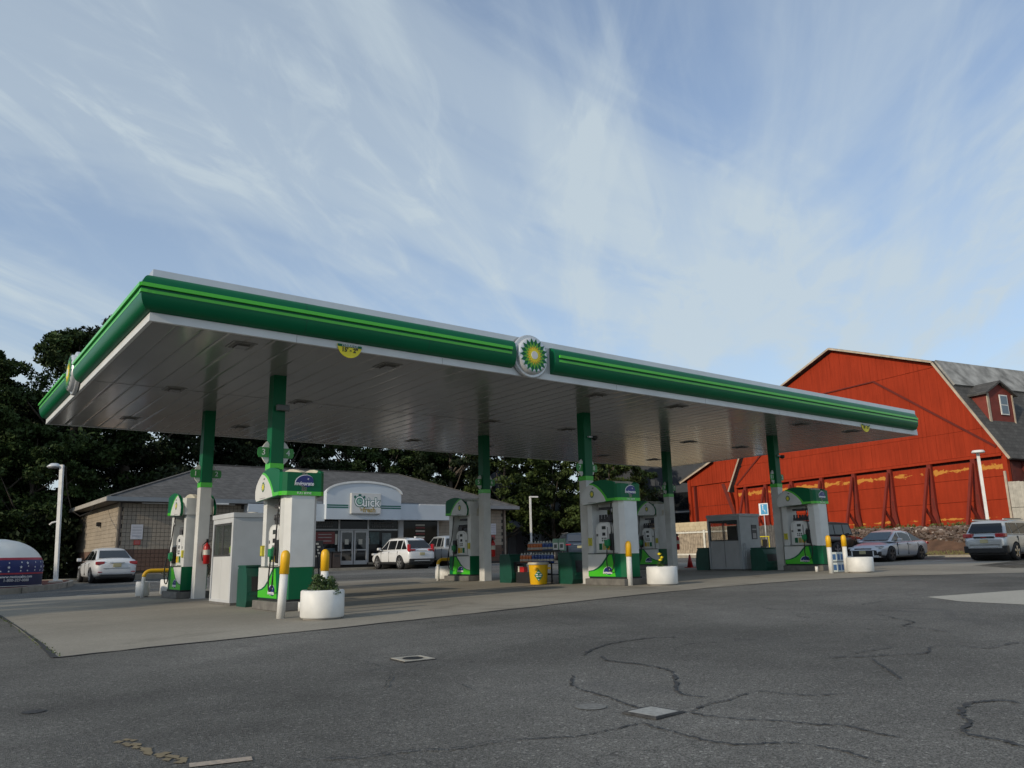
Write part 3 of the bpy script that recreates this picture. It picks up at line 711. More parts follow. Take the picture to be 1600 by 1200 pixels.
# ------------------------------------------------------------------ island furniture
def bollard(x, y, label, h=1.06, r=.066, split=.66):
    t_ = thing('bollard', (x, y, gz(x, y)), label, 'bollard', group='yellow and white bollards guarding the pumps')
    MB().lathe([(r, 0), (r, h*split)], n=20).build('post', white, t_)
    MB().lathe([(r+.008, h*split-.01), (r+.008, h-.09), (r, h-.045), (r*.8, h-.018), (r*.45, h), (.01, h+.005)], n=20).build('cap_sleeve', yellow, t_)
    return t_
b0 = bollard(2.22, -.24, 'leaning yellow topped white bollard in front of the nearest pump, left of the planter')
b0.rotation_euler = (0, R(2.5), 0)
bollard(3.32, .60, 'yellow topped white bollard standing behind the flower planter by the nearest pump')
bollard(11.46, 1.12, 'yellow topped white bollard before the middle front pump')
bollard(18.38, -.02, 'left of two yellow topped bollards before the right front pump', split=.70)
bollard(19.12, -.06, 'right of two yellow topped bollards, next to the low white planter', split=.70)
for x, y, l in ((11.62, 1.35, 'middle'), (19.2, 1.0, 'right'), (3.05, 1.02, 'left')):
    tag(MB().cyl((0, 0, 0), .045, .16, 12).build('pipe_stub', white, loc=(x, y-.05, gz(x, y))), 'short white pipe stub at the foot of the %s front pump' % l, 'pipe')
def planter(x, y, label, r=.435, h=.44, notch=False):
    t_ = thing('planter', (x, y, gz(x, y)), label, 'planter', group='round white concrete planters')
    MB().lathe([(r*.86, 0), (r*.86, .03)], n=36).build('foot', M('planter_foot', (.35, .33, .3), .8), t_)
    MB().lathe([(r-.015, .03), (r, .05), (r, h-.02), (r-.02, h), (r-.06, h), (r-.065, h-.08)], n=40, cap=False).build('tub', white, t_)
    MB().lathe([(r-.06, h-.10), (.01, h-.07)], n=30).build('soil', M('soil', (.03, .02, .013), .95, bump=1), t_)
    return t_
def leaves(mb, cx, cy, cz, rx, ry, rz_, n, s, q):
    for _ in range(n):
        u = q.uniform(-1, 1); a = q.uniform(0, 2*PI); r = q.random()**.4
        x = cx+rx*r*math.sqrt(1-u*u)*math.cos(a); y = cy+ry*r*math.sqrt(1-u*u)*math.sin(a); z = cz+rz_*r*u
        d = Vector((q.gauss(0, 1), q.gauss(0, 1), q.gauss(.4, .7))).normalized(); e = d.cross(Vector((q.gauss(0, 1), q.gauss(0, 1), q.gauss(0, 1)))).normalized(); f_ = d.cross(e)
        L = s*q.uniform(.6, 1.3); p = Vector((x, y, z))
        mb.add([p-e*L, p-f_*L*.45, p+e*L, p+f_*L*.45], [(0, 1, 2, 3)])
leafg = M('plant_green', (.05, .09, .025), .6, var=.45, scale=9)
p1 = planter(2.62, -.92, 'round white planter with dark green foliage, nearest the camera', r=.335); q = random.Random(1)
mb = MB(); leaves(mb, .02, .03, .47, .23, .23, .13, 900, .026, q)
for k in range(8): leaves(mb, q.uniform(-.16, .16), q.uniform(-.15, .15), .54+q.uniform(-.04, .08), .09, .09, .07, 70, .026, q)
leaves(mb, .08, -.30, .41, .08, .05, .06, 80, .024, q)
mb.build('foliage', leafg, p1)
p2 = planter(11.95, .52, 'round white planter with a single yellow flower, before the middle front pump', r=.37)
mb = MB(); leaves(mb, .0, .05, .47, .10, .10, .12, 90, .035, random.Random(4)); mb.build('foliage', leafg, p2)
mb = MB()
for dx, h in ((-.02, .72), (.05, .64), (.0, .58)):
    for k in range(10): a = k*.63; mb.add([(dx, .03, h), (dx+.06*math.cos(a), .03+.06*math.sin(a), h+.03), (dx+.06*math.cos(a+.5), .03+.06*math.sin(a+.5), h+.02)], [(0, 1, 2)])
    mb.lathe([(.01, -.02), (.045, 0), (.03, .03), (.005, .045)], (dx, .03, h), 10)
mb.build('flower', brightyel, p2); MB().tube([(0, .03, .36), (-.02, .03, .72)], .008, 6).tube([(0, .03, .36), (.14, .0, .58), (.2, 0, .5)], .006, 5).build('stem', leafg, p2)
planter(19.0, -.55, 'low round white planter without a plant, at the right front pump', r=.36, h=.43)
planter(3.35, 10.35, 'round white planter with a bushy plant behind the left rear pump', r=.40, h=.42)
planter(2.45, 10.1, 'small round white planter at the far left of the left island', r=.17, h=.40)
planter(11.95, 10.05, 'round white planter behind the middle rear pump', r=.44, h=.44)
bsh = thing('bush', (4.1, 11.6, gz(4, 11.6)), 'dark scraggly green bush behind the left rear pump', 'bush')
mb = MB(); q = random.Random(8)
for k in range(22): leaves(mb, q.gauss(0, .35), q.gauss(0, .3), .45+q.uniform(-.3, .65), .16, .16, .14, 60, .035, q)
mb.build('foliage', M('bush_dark', (.03, .045, .018), .7, var=.4), bsh)
mb = MB()
for k in range(9): mb.tube([(q.uniform(-.15, .15), q.uniform(-.1, .1), 0), (q.gauss(0, .3), q.gauss(0, .25), q.uniform(.6, 1.25))], .012, 5)
mb.build('stem', M('twig', (.05, .035, .02), .9), bsh)
def hoop(x, y, label):
    t_ = thing('hoop_bollard', (x, y, gz(x, y)), label, 'hoop bollard', group='bent pipe guards behind the rear pumps')
    pts = [(-.62, 0, .52)]+[(-.62+.17-.17*math.cos(R(a)), 0, .52+.15*math.sin(R(a))) for a in range(10, 91, 16)]+[(.62-.17+.17*math.sin(R(a)), 0, .52+.15*math.cos(R(a))) for a in range(0, 81, 16)]+[(.62, 0, .52)]
    MB().tube(pts, .05, 12).build('pipe_bend', yellow, t_)
    for s_ in (-.62, .62): MB().cyl((s_, 0, 0), .048, .52, 12).build('leg', white, t_)
hoop(2.98, 9.66, 'bent yellow pipe guard behind the left rear pump'); hoop(11.75, 9.38, 'bent yellow pipe guard behind the middle rear pump')

def service_bin(x, y, rz, label, h=.78, w=.56):
    t_ = thing('service_bin', (x, y, gz(x, y)), label, 'bin', rz, group='dark green service bins on the islands')
    MB().px([(-.27, 0), (.27, 0), (.27, h-.06), (.20, h), (-.19, h), (-.27, h-.18), (-.31, .30), (-.31, .12)], -w/2, w/2).build('shell', bingreen, t_)
    MB().px([(-.315, .30), (-.275, h-.20), (-.265, h-.20), (-.30, .30)], -w*.33, w*.33).build('opening', black, t_)
    MB().box(-w*.40, w*.40, -.335, -.315, .23, .27).build('ledge', bingreen, t_)
    MB().cbox(-w/2-.012, w/2+.012, -.22, .25, h-.02, h+.02, .01).build('lid', bingreen, t_)
service_bin(3.05, 3.3, 0, 'dark green service bin between the nearest pump and the white booth')
service_bin(11.45, 5.8, 0, 'dark green service bin at the left end of the jug rack')
service_bin(11.75, 3.42, 0, 'dark green service bin right of the yellow bucket', w=.75, h=.8)
service_bin(20.05, 3.35, 0, 'dark green service bin right of the grey booth', w=.75, h=.72)
service_bin(20.1, 5.75, PI, 'dark green service bin left of the grey booth', h=.75)

def kiosk(x, y, gr, label, vest):
    t_ = thing('attendant_booth', (x, y, gz(x, y)), label, 'booth')
    m_ = M('booth_white', (.52, .54, .56), .35, var=.06) if not gr else M('booth_grey', (.36, .38, .39), .4, var=.1)
    H = 1.87; x0, x1, y0, y1 = -.52, .52, -.68, .68
    MB().box(x0, x1, y0, y1, .0, .05).build('floor_plate', concrete_d, t_)
    MB().cbox(x0-.03, x1+.03, y0-.03, y1+.03, H-.10, H, .01).build('roof', m_, t_)
    MB().box(x0+.05, x1, y0, y0+.04, .05, H-.10).build('side_wall', m_, t_)
    MB().box(x0+.05, x1, y1-.04, y1, .05, 1.02).box(x0+.05, x1, y1-.04, y1, 1.60, H-.10).box(x0+.05, x0+.12, y1-.04, y1, 1.021, 1.599).build('side_wall', m_, t_)
    MB().box(x0+.12, x1-.05, y1-.025, y1-.018, 1.02, 1.60).build('side_pane', clear, t_)
    MB().box(x1-.04, x1, y0+.04, y1-.04, .05, 1.02).build('rear_panel', m_, t_)
    MB().box(x1-.04, x1, y0+.04, y1-.04, 1.56, H-.10).build('rear_header', m_, t_)
    MB().box(x1-.025, x1-.018, y0+.05, y1-.05, 1.02, 1.56).build('rear_pane', clear, t_)
    fr = MB()
    for ya, yb in ((y0, y0+.10), (y1-.055, y1)): fr.box(x0-.012, x0+.048, ya, yb, .05, H-.10)
    fr.box(x0-.01, x0+.04, y0+.101, y1-.056, H-.20, H-.102).box(x0-.01, x0+.04, y0+.101, y1-.056, .05, .10)
    fr.build('door_frame', m_, t_)
    ym_ = (y0+.10+y1-.055)/2
    MB().box(x0+.03, x0+.04, y0+.101, y1-.056, .10, .98).build('door_gap', black, t_)
    for ya, yb, o in ((y0+.115, ym_-.012, 0.0), (ym_+.012, y1-.07, .006)):
        d = MB().box(x0+o, x0+o+.014, ya, yb, .10, .98).build('door_panel', white_m if not gr else M('booth_panel', (.40, .40, .40), .45, var=.08), t_)
        MB().box(x0+o, x0+o+.014, ya, ya+.03, .985, H-.21).box(x0+o, x0+o+.014, yb-.03, yb, .985, H-.21).box(x0+o, x0+o+.014, ya+.031, yb-.031, .985, 1.02).box(x0+o, x0+o+.014, ya+.031, yb-.031, H-.24, H-.21).build('window_frame', M('frame_dark', (.05, .05, .05), .5), d)
        MB().box(x0+o+.004, x0+o+.010, ya+.031, yb-.031, 1.021, H-.241).build('pane', clear, d)
    MB().box(-.1, .40, y0+.06, -.1, .85, .90).build('counter', M('counter_brown', (.08, .045, .02), .6), t_)
    MB().box(.30, .46, -.05, .5, .92, 1.5).build('notice_board', M('board_brown', (.10, .055, .03), .8), t_)
    if gr:
        n_ = MB().box(.08, .36, y0-.018, y0, 1.02, 1.50).build('notice', M('notice_dark', (.05, .05, .055), .5), t_)
        MB().box(.12, .30, y0-.022, y0-.018, 1.05, 1.22).box(.11, .33, y0-.022, y0-.018, 1.33, 1.37).build('notice_print', M('print_grey', (.35, .33, .33), .5), n_)
        MB().tube([(x0+.1, y0-.02, .05), (x0+.1, y0-.02, .9)], .012, 6).tube([(x0+.2, y0-.02, .05), (x0+.2, y0-.02, .9)], .012, 6).build('conduit', grey_m, t_)
    else: MB().cyl((.1, 0, H), .10, .05, 16).build('roof_vent', dirty_white, t_)
    return t_
kiosk(3.25, 4.52, False, 'narrow white attendant booth between the two left columns', True)
kiosk(20.1, 4.55, True, 'grey attendant booth with sliding windows between the two right columns', False)
v_ = thing('safety_vest', (3.12, 4.7, .94), 'neon yellow safety vest seen through the window of the left booth', 'vest')
MB().lathe([(.13, 0), (.17, .15), (.18, .28), (.12, .38), (.06, .42)], n=14).build('vest_body', M('neon_yellow', (.45, .75, .03), .7, var=.1, bump=.4, bscale=12), v_)
MB().lathe([(.182, .12), (.185, .17)], n=14, cap=False).build('reflective_band', M('reflective_grey', (.4, .4, .4), .5), v_)
MB().box(-.14, .14, -.12, .12, -.06, 0).build('stool_top', black, v_)

def extinguisher(x, y, z, label, cab=False):
    t_ = thing('fire_extinguisher', (x, y, z), label, 'fire extinguisher', group='fire extinguishers on the rear columns')
    MB().lathe([(.05, 0), (.075, .02), (.078, .40), (.06, .46), (.025, .49), (.02, .52)], n=18).build('cylinder', red, t_)
    MB().lathe([(.0785, .22), (.0785, .34)], n=18, cap=False).build('instruction_label', dirty_white, t_)
    MB().box(-.02, .08, -.02, .02, .52, .54).box(-.02, .10, -.015, .015, .56, .575).box(-.02, .02, -.02, .02, .51, .60).build('handle', black, t_)
    MB().tube([(-.01, 0, .54), (-.10, 0, .46), (-.12, 0, .25), (-.09, 0, .08)], .013, 7).build('hose', black, t_)
extinguisher(3.22, JY-.22, gz(3, 7)+.82, 'red fire extinguisher hung on the left rear column')
extinguisher(CX[1]+.22, JY-.1, gz(12, 7)+.72, 'red fire extinguisher hung on the middle rear column')
extinguisher(CX[2]+.22, JY-.1, gz(20, 7)+.72, 'red fire extinguisher hung on the right rear column')

# jug rack between the middle columns
rz0 = gz(11.6, 4.7)
rk = thing('display_rack', (11.62, 4.68, rz0), 'black wire display rack holding jugs between the middle columns', 'rack')
for y in (-.78, .78):
    for x in (-.3, .3): MB().box(x-.015, x+.015, y-.015, y+.015, 0, 1.0 if x > 0 else .55).build('upright', black, rk)
for z, x0, x1 in ((.52, -.31, .02), (.84, .02, .31), (.22, -.30, .30)): MB().box(x0, x1, -.79, .79, z, z+.02).box(x0-.012, x0, -.79, .79, z, z+.05).build('shelf', black, rk)
jugm = {}
def jug_mesh(nm, liquid):
    b_ = MB().lathe([(.045, 0), (.058, .01), (.060, .10), (.054, .13), (.060, .16), (.056, .20), (.030, .245), (.018, .255)], n=12).mesh('bottle', liquid)
    return b_
om = M('orange_fluid', (.50, .13, .03), .25, var=.15); bm_ = M('blue_fluid', (.015, .055, .24), .25, var=.15)
capm = MB().cyl((0, 0, .252), .021, .03, 10).mesh('cap', dirty_white)
neck = MB().lathe([(.057, .195), (.031, .248), (.019, .256)], n=12, cap=False).mesh('neck', M('clear_plastic', (.42, .46, .48), .25))
lblm = MB().lathe([(.0615, .05), (.0615, .11)], n=12, cap=False).mesh('label_band', M('pale_label', (.45, .42, .36), .6))
jm = {'orange': jug_mesh('o', om), 'blue': jug_mesh('b', bm_)}
ORD = ['leftmost', 'second', 'third', 'fourth', 'fifth', 'sixth', 'seventh']
def jug(c, x, y, z, row, k=0):
    t_ = thing('fluid_jug', (x, y, z), '%s %s jug%s in the %s row of the rack' % (ORD[k], c, '' if k == 0 else ' from the left', row), 'jug', group='%s jugs in the %s row' % (c, row))
    link('bottle', jm[c], t_); link('cap', capm, t_); link('neck', neck, t_); link('label_band', lblm, t_)
for k in range(11): jug('orange' if k < 4 else 'blue', 11.44, 5.35-.134*k, rz0+.54, 'lower', k if k < 4 else k-4)
for k in range(9): jug('orange' if k < 5 else 'blue', 11.78, 5.42-.134*k, rz0+.86, 'upper', k if k < 5 else k-5)
for k in range(2):
    t_ = thing('price_card', (11.74, 4.18-.26*k, rz0+.86), 'green and white price card %s on the jug rack' % ('beside the blue jugs' if k == 0 else 'at the right end'), 'card')
    MB().box(-.02, .02, -.12, .12, 0, .33).build('card', M('card_pale_green', (.22, .38, .28), .6), t_)
    MB().box(-.024, -.021, -.10, .10, .03, .22).build('white_panel', textw, t_); MB().box(-.027, -.0245, -.06, .06, .08, .18).build('print', M('print_dark', (.10, .12, .12), .6), t_)
t_ = thing('windshield_washer_stand', (11.35, 5.05, rz0), 'low black stand with small red and white items under the jugs', 'stand')
MB().box(-.12, .12, -.3, .3, 0, .30).build('box', black, t_); MB().box(-.08, .05, .0, .2, .30, .44).build('red_box', red, t_); MB().box(-.08, .05, .22, .28, .30, .46).build('white_box', dirty_white, t_)
bk = thing('bucket', (10.98, 4.05, gz(11, 4)), 'yellow spill kit bucket with grey lid and green diamond label', 'bucket')
MB().lathe([(.215, 0), (.225, .02), (.26, .50), (.27, .52)], n=32).build('pail', M('pail_yellow', (.80, .46, .01), .4, var=.05), bk)
MB().lathe([(.285, .515), (.29, .53), (.285, .57), (.26, .585), (.02, .59)], n=32).build('lid', M('lid_beige', (.45, .42, .35), .5), bk)
for a in (75, 215, 330): MB().cbox(-.05, .05, -.04, .04, -.03, .03, .01).build('handle_lug', M('pail_yellow', None), bk, loc=(.28*math.cos(R(a)), .28*math.sin(R(a)), .42), rz=R(a))
dmd = thing
a0 = R(-128)
def on_pail(a, b_, d): r = .215+.09*(b_)+.012+d; t__ = a0+a/r; return (r*math.cos(t__), r*math.sin(t__), b_)
dmo = MB().prism([(-.12, .24), (0, .08), (.12, .24), (0, .40)], 0, .004, on_pail).build('diamond_label', M('label_green', (.01, .22, .10), .5), bk)
MB().prism([(-.07, .20), (.07, .20), (.07, .23), (-.07, .23)], .004, .008, on_pail).prism([(-.085, .25), (.085, .25), (.085, .28), (-.085, .28)], .004, .008, on_pail).prism([(-.04, .31), (.04, .31), (.04, .33), (-.04, .33)], .004, .008, on_pail).prism([(-.02, .12), (.02, .12), (.02, .15), (-.02, .15)], .004, .008, on_pail).build('label_print', textw, dmo)
# water cases behind the right bollards
for k in range(2):
    t_ = thing('bottled_water_case', (19.42, .42, gz(19.4, .4)+.30*k), '%s blue and white case in the stack by the right front pump' % ('lower' if k == 0 else 'upper'), 'case')
    MB().cbox(-.2, .2, -.14, .14, 0, .27, .015).build('carton', M('case_white', (.45, .52, .55), .5, var=.1), t_)
    for dx in (-.09, .09): MB().box(dx-.06, dx+.06, -.146, -.141, .05, .21).build('blue_print', M('case_blue', (.03, .10, .26), .5), t_)
    for dx in (-.07, .07): MB().box(-.206, -.201, dx-.05, dx+.05, .05, .21).build('blue_print', M('case_blue', None), t_)
# red posts
def cone(x, y, label, mat=red, h=.5):
    t_ = thing('traffic_cone', (x, y, gz(x, y)), label, 'cone'); MB().box(-.16, .16, -.16, .16, 0, .03).build('foot', mat, t_); MB().lathe([(.12, .03), (.03, h)], n=16).build('cone', mat, t_)
cone(21.9, 8.1, 'red traffic cone behind the right rear pump')
t_ = thing('red_post', (12.45, 4.3, gz(12, 4)), 'short red post beyond the middle front pump', 'post'); MB().box(-.05, .05, -.05, .05, 0, .72).build('post', red, t_); MB().box(-.1, .1, -.1, .1, 0, .02).build('base', red, t_)

# ------------------------------------------------------------------ store
SX0, SX1, SY, SZ = 5.5, 29.25, 30.0, .54
EAVE = SZ+3.36
cmu = M('split_face_block', (.31, .265, .21), .9, var=.14, scale=1.5, bump=.6, bscale=30)
cmub = M('brown_block', (.13, .078, .058), .9, var=.18, scale=1.5, bump=.6, bscale=30)
mortar = M('mortar', (.055, .05, .045), .95, var=.1)
st = thing('convenience_store', (0, 0, 0), 'low tan block convenience store with grey hipped roof and arched white sign', 'store')
MB().box(SX0+.02, SX1-.02, SY+.02, SY+13, SZ-.6, EAVE).build('wall_core', mortar, st)
SY1 = SY+11.5
def blk(hor=True):
    w, h, g_ = .39, .196, .008; a = MB()
    for o in (0, .2): a.add([(o+.0, 0, 0), (o+.19, 0, 0), (o+.19, 0, h), (o, 0, h), (o-.0+.002, -.022, .006), (o+.184, -.022, .006), (o+.184, -.022, h-.006), (o+.002, -.022, h-.006)], [(4,5,6,7),(0,1,5,4),(1,2,6,5),(2,3,7,6),(3,0,4,7)])
    return a
bme = blk().mesh('block', cmu); bmeb = blk().mesh('brown_block', cmub)
nb = 0
rows = 16; dh = 3.3/rows
for r_ in range(rows):
    z = SZ+r_*dh
    k = 0
    while True:
        x = SX0+.02+k*.4-(0 if r_ % 2 else .2)
        if x+.39 > 11.75: break
        if x >= SX0 and nb < 290:
            o = link('block', bme if r_ >= 5 else bmeb, st, (x, SY+.02, z)); nb += 1
        k += 1
rest = {0: MB(), 1: MB()}
for r_ in range(rows):
    z = SZ+r_*dh; br = 0 if r_ >= 5 else 1
    for k in range(14):
        x = 23.9+k*.4-(0 if r_ % 2 else .2)
        if x+.39 > SX1: continue
        for vs_ in (0, .2):
            rest[br].box(x+vs_, x+vs_+.19, SY-.002, SY+.02, z, z+.196)
    for k in range(29):
        y = SY+.05+k*.4-(0 if r_ % 2 else .2)
        if y < SY: continue
        for vs_ in (0, .2): rest[br].box(SX0-.002, SX0+.02, y+vs_, y+vs_+.19, z, z+.196)
for k, mt in ((0, cmu), (1, cmub)):
    tag(rest[k].build('block_courses', mt, st), kind='stuff')
for a in ((SX0-.01, SX0+.1, SY-.012, SY+.1), (SX1-.1, SX1+.01, SY-.012, SY+.1)): MB().box(*a, SZ, EAVE).build('corner_pier', cmu, st)
MB().box(SX0-.3, SX1+.6, SY-1.5, SY-.0, gz(5, 28)-.05, SZ-.15+.0).build('pavement', kerbm, st)
# roof
ov = .6; x0, x1, y0, y1 = SX0-ov, SX1+ov, SY-ov, SY1+ov; rx0, rx1, ry, rzz = 11.6, 24.4, 36.0, 6.62
shing = M('asphalt_shingle', (.125, .12, .115), .9, var=.25, scale=3, bump=.4, bscale=20)
def shingle_mat(m, axis='y', per=.16, tint=.35):
    t, b = NT(m)
    tc = t.nodes.new('ShaderNodeTexCoord'); br = t.nodes.new('ShaderNodeTexBrick')
    br.inputs['Scale'].default_value = 1.0; br.inputs['Mortar Size'].default_value = .012; br.inputs['Brick Width'].default_value = .34; br.inputs['Row Height'].default_value = per
    br.inputs['Color1'].default_value = (1, 1, 1, 1); br.inputs['Color2'].default_value = (1-tint, 1-tint, 1-tint, 1); br.inputs['Mortar'].default_value = (.45, .45, .45, 1)
    sx = t.nodes.new('ShaderNodeSeparateXYZ'); t.links.new(tc.outputs['Object'], sx.inputs[0])
    cb = t.nodes.new('ShaderNodeCombineXYZ'); ad = t.nodes.new('ShaderNodeMath'); ad.operation = 'ADD'
    t.links.new(sx.outputs[0], ad.inputs[0]); t.links.new(sx.outputs[1], ad.inputs[1]); t.links.new(ad.outputs[0], cb.inputs[0]); t.links.new(sx.outputs[2], cb.inputs[1])
    br.inputs['Row Height'].default_value = per*.42
    t.links.new(cb.outputs[0], br.inputs['Vector'])
    old = b.inputs['Base Color'].links[0].from_socket
    mx = t.nodes.new('ShaderNodeMix'); mx.data_type = 'RGBA'; mx.blend_type = 'MULTIPLY'; mx.inputs[0].default_value = 1
    t.links.new(old, mx.inputs[6]); t.links.new(br.outputs[0], mx.inputs[7]); t.links.new(mx.outputs[2], b.inputs['Base Color'])
shingle_mat(shing)
ze = EAVE+.20
V = [(x0, y0, ze), (x1, y0, ze), (x1, y1, ze), (x0, y1, ze), (rx0, ry, rzz), (rx1, ry, rzz)]
V2 = [(a, b_, c-.10) for a, b_, c in V]
MB().add(V+V2[:4], [(0, 1, 5, 4), (1, 2, 5), (2, 3, 4, 5), (3, 0, 4), (6, 7, 8, 9), (0, 1, 7, 6), (1, 2, 8, 7), (2, 3, 9, 8), (3, 0, 6, 9)]).build('roof', shing, st)
MB().bar((rx0, ry, rzz+.01), (rx1, ry, rzz+.01), .25, .05).bar((x0, y0, ze+.01), (rx0, ry, rzz+.01), .22, .04).bar((x1, y0, ze+.01), (rx1, ry, rzz+.01), .22, .04).build('ridge_cap', shing, st)
gut = M('gutter_grey', (.20, .22, .24), .4, var=.08)
MB().box(x0-.08, x1+.08, y0-.10, y0-.002, ze-.22, ze-.01).build('gutter', gut, st)
for xa_, xb_ in ((x0-.10, x0-.002), (x1+.002, x1+.1)): MB().box(xa_, xb_, y0, y1, ze-.22, ze-.01).build('gutter', M('gutter_pale', (.40, .38, .35), .5), st)
MB().box(x0, x1, y0, SY-.01, ze-.24, ze-.221).box(x0, SX0-.01, SY-.009, y1, ze-.24, ze-.221).build('soffit_board', M('soffit_brown', (.09, .085, .08), .7), st)
MB().box(x0+1.6, x0+6.2, SY-.25, SY-.16, ze-.30, ze-.245).build('tube_light', white, st); MB().box(x0+12.0, x0+13.0, SY-.25, SY-.16, ze-.30, ze-.245).build('tube_light', white, st)
MB().box(8.4, 10.6, y0-.2, y0-.12, ze-.30, ze-.23).build('tube_light', white, st)
MB().box(21.6, 23.6, 28.3, 28.36, ze-.16, ze-.10).build('tube_light', white, st)
MB().box(SX0+.06, SX0+.14, SY-.09, SY-.024, SZ, ze-.24).build('downpipe', M('downpipe_brown', (.07, .055, .045), .6), st)
MB().box(SX1-.25, SX1-.17, SY-.09, SY-.024, SZ, ze-.24).build('downpipe', M('downpipe_brown', None), st)
# white fascia boxes and arched portico
PY0 = 28.8
fw = M('eifs_white', (.52, .57, .62), .55, var=.03, scale=1)
MB().box(11.65, 16.0, PY0+.5, SY-.03, 2.98, 3.92).build('fascia_box', fw, st)
MB().box(14.9, 15.0+.9, PY0+.25, PY0+.5, 2.98, 3.92).build('fascia_box', fw, st)
MB().box(20.62, 24.3, PY0+.15, SY-.03, 3.10, 4.02).build('fascia_box', fw, st)
ar = [(15.87, 3.08), (20.62, 3.08), (20.62, 4.62)]+[(18.245+2.375*math.cos(R(a)), 4.55+.66*math.sin(R(a))) for a in range(8, 173, 8)]+[(15.87, 4.62)]
MB().py(ar, PY0, PY0+.4).build('arched_portico', fw, st)
ar2 = [(20.68, 4.56)]+[(18.245+2.44*math.cos(R(a)), 4.58+.71*math.sin(R(a))) for a in range(4, 177, 6)]+[(15.81, 4.56)]
inn = [(18.245+2.34*math.cos(R(a)), 4.55+.62*math.sin(R(a))) for a in range(176, 3, -6)]
MB().py(ar2+inn, PY0-.06, PY0-.002).build('arch_trim', white, st)
sg_ = M('stripe_green', (.005, .12, .09), .45)
for z0_, z1_ in ((3.83, 3.90), (3.71, 3.78)):
    MB().box(15.9, 17.2, PY0-.012, PY0-.002, z0_, z1_).build('green_stripe', sg_, st); MB().box(19.27, 20.6, PY0-.012, PY0-.002, z0_, z1_).build('green_stripe', sg_, st)
sgn = thing('store_sign', (18.24, PY0, 3.97), 'square white sign reading Quick fresh on the arched store front', 'sign')
MB().cbox(-.95, .95, -.2, -.003, -.58, .60, .03).build('sign_box', M('sign_grey', (.52, .52, .50), .4, var=.03), sgn)
MB().box(-.9, .9, -.206, -.2005, -.53, .55).build('sign_face', M('sign_face', (.60, .60, .59), .4, var=.03), sgn)
F_ = lambda x, z: face_mat((x, -.212, z), (1, 0, 0), (0, 0, 1))
text_obj('uick', .72, sg_, sgn, F_(.28, .06), .003, .045, sx=.95); text_obj('uick', .72, textw, sgn, F_(.28, .06) @ Matrix.Translation((0, 0, .006)), .003, .012, sx=.95)
ck = MB().lathe([(.30, 0), (.30, .012), (.26, .014)], (-.42, -.212, .10), 28, 'y'); ck2 = MB()
ckm = MB()
for (r, d, mt, nm) in ((.33, .004, sg_, 'clock_rim'), (.285, .008, textw, 'clock_ring'), (.215, .012, sg_, 'clock_band'), (.16, .016, M('clock_mint', (.35, .55, .45), .5), 'clock_face')):
    MB().py([(-.44+r*math.cos(a*.25), .12+r*math.sin(a*.25)) for a in range(25)], -.208-d, -.207).build(nm, mt, sgn)
MB().bar((-.44, -.228, .12), (-.44, -.228, .25), .025).bar((-.44, -.228, .12), (-.35, -.228, .10), .025).build('clock_hands', sg_, sgn)
MB().bar((-.30, -.215, -.10), (-.18, -.215, -.22), .10, .02).build('letter_tail', sg_, sgn)
MB().py([(-.5, .44), (-.36, .44), (-.33, .50), (-.38, .54), (-.48, .54), (-.53, .50)], -.216, -.208).build('clock_crown', sg_, sgn)
for s_ in (-1, 1): MB().py([(-.44+s_*.20, .36), (-.44+s_*.34, .28), (-.44+s_*.36, .40), (-.44+s_*.28, .46)], -.216, -.208).build('clock_bell', sg_, sgn)
text_obj('fresh', .40, tan, sgn, F_(.18, -.36), .003, .012); text_obj("'n", .26, tan, sgn, F_(-.34, -.34), .003, .008)
# shopfront
MB().box(11.75, 24.2, SY+.03, SY+.05, SZ, 3.4).build('interior_dark', M('dark_interior', (.012, .012, .013), .8), st)
shopg = glass('shop_glass', (.006, .007, .008), .05); NT(shopg)[1].inputs['Specular IOR Level'].default_value = .22
gl = MB().box(11.8, 23.9, SY-.03, SY-.015, SZ+.10, 3.15).build('shop_glass', shopg, st)
mf = M('mullion_grey', (.38, .39, .40), .4, var=.05)
mu = MB()
for x in (11.85, 13.8, 15.55, 17.2, 19.05, 21.1, 23.9): mu.box(x-.05, x+.05, SY-.08, SY-.031, SZ+.10, 3.15)
mu.build('mullion', mf, st)
MB().box(11.8, 21.1, SY-.075, SY-.033, 2.50, 2.58).build('transom_rail', mf, st)
MB().box(11.8, 17.15, SY-.1, SY-.034, SZ, SZ+.12).box(19.1, 23.9, SY-.1, SY-.034, SZ, SZ+.12).build('sill', kerbm, st)
MB().box(21.1, 21.4, SY-.12, SY-.02, SZ, 3.2).build('pillar', mf, st)
for k, (xa, xb) in enumerate(((17.27, 18.08), (18.14, 18.98))):
    d = MB().box(xa, xa+.09, SY-.13, SY-.082, SZ+.02, 2.49).box(xb-.09, xb, SY-.13, SY-.082, SZ+.02, 2.49).box(xa+.091, xb-.091, SY-.13, SY-.082, SZ+.02, SZ+.24).box(xa+.091, xb-.091, SY-.13, SY-.082, 2.38, 2.49).box(xa+.091, xb-.091, SY-.13, SY-.082, 1.35, 1.42).build('shop_door', mf, st)
    MB().box(xa+.09, xb-.09, SY-.12, SY-.11, SZ+.24, 2.38).build('pane', winglass, d)
    hx = xb-.13 if k == 0 else xa+.13
    MB().tube([(hx, SY-.15, 1.2), (hx, SY-.19, 1.3), (hx, SY-.19, 1.75), (hx, SY-.15, 1.85)], .015, 6).build('handle', alu, d)
    MB().box(xa+.28, xa+.52, SY-.125, SY-.121, 1.70, 2.0).build('notice', M('paper', (.42, .41, .36), .7), d)
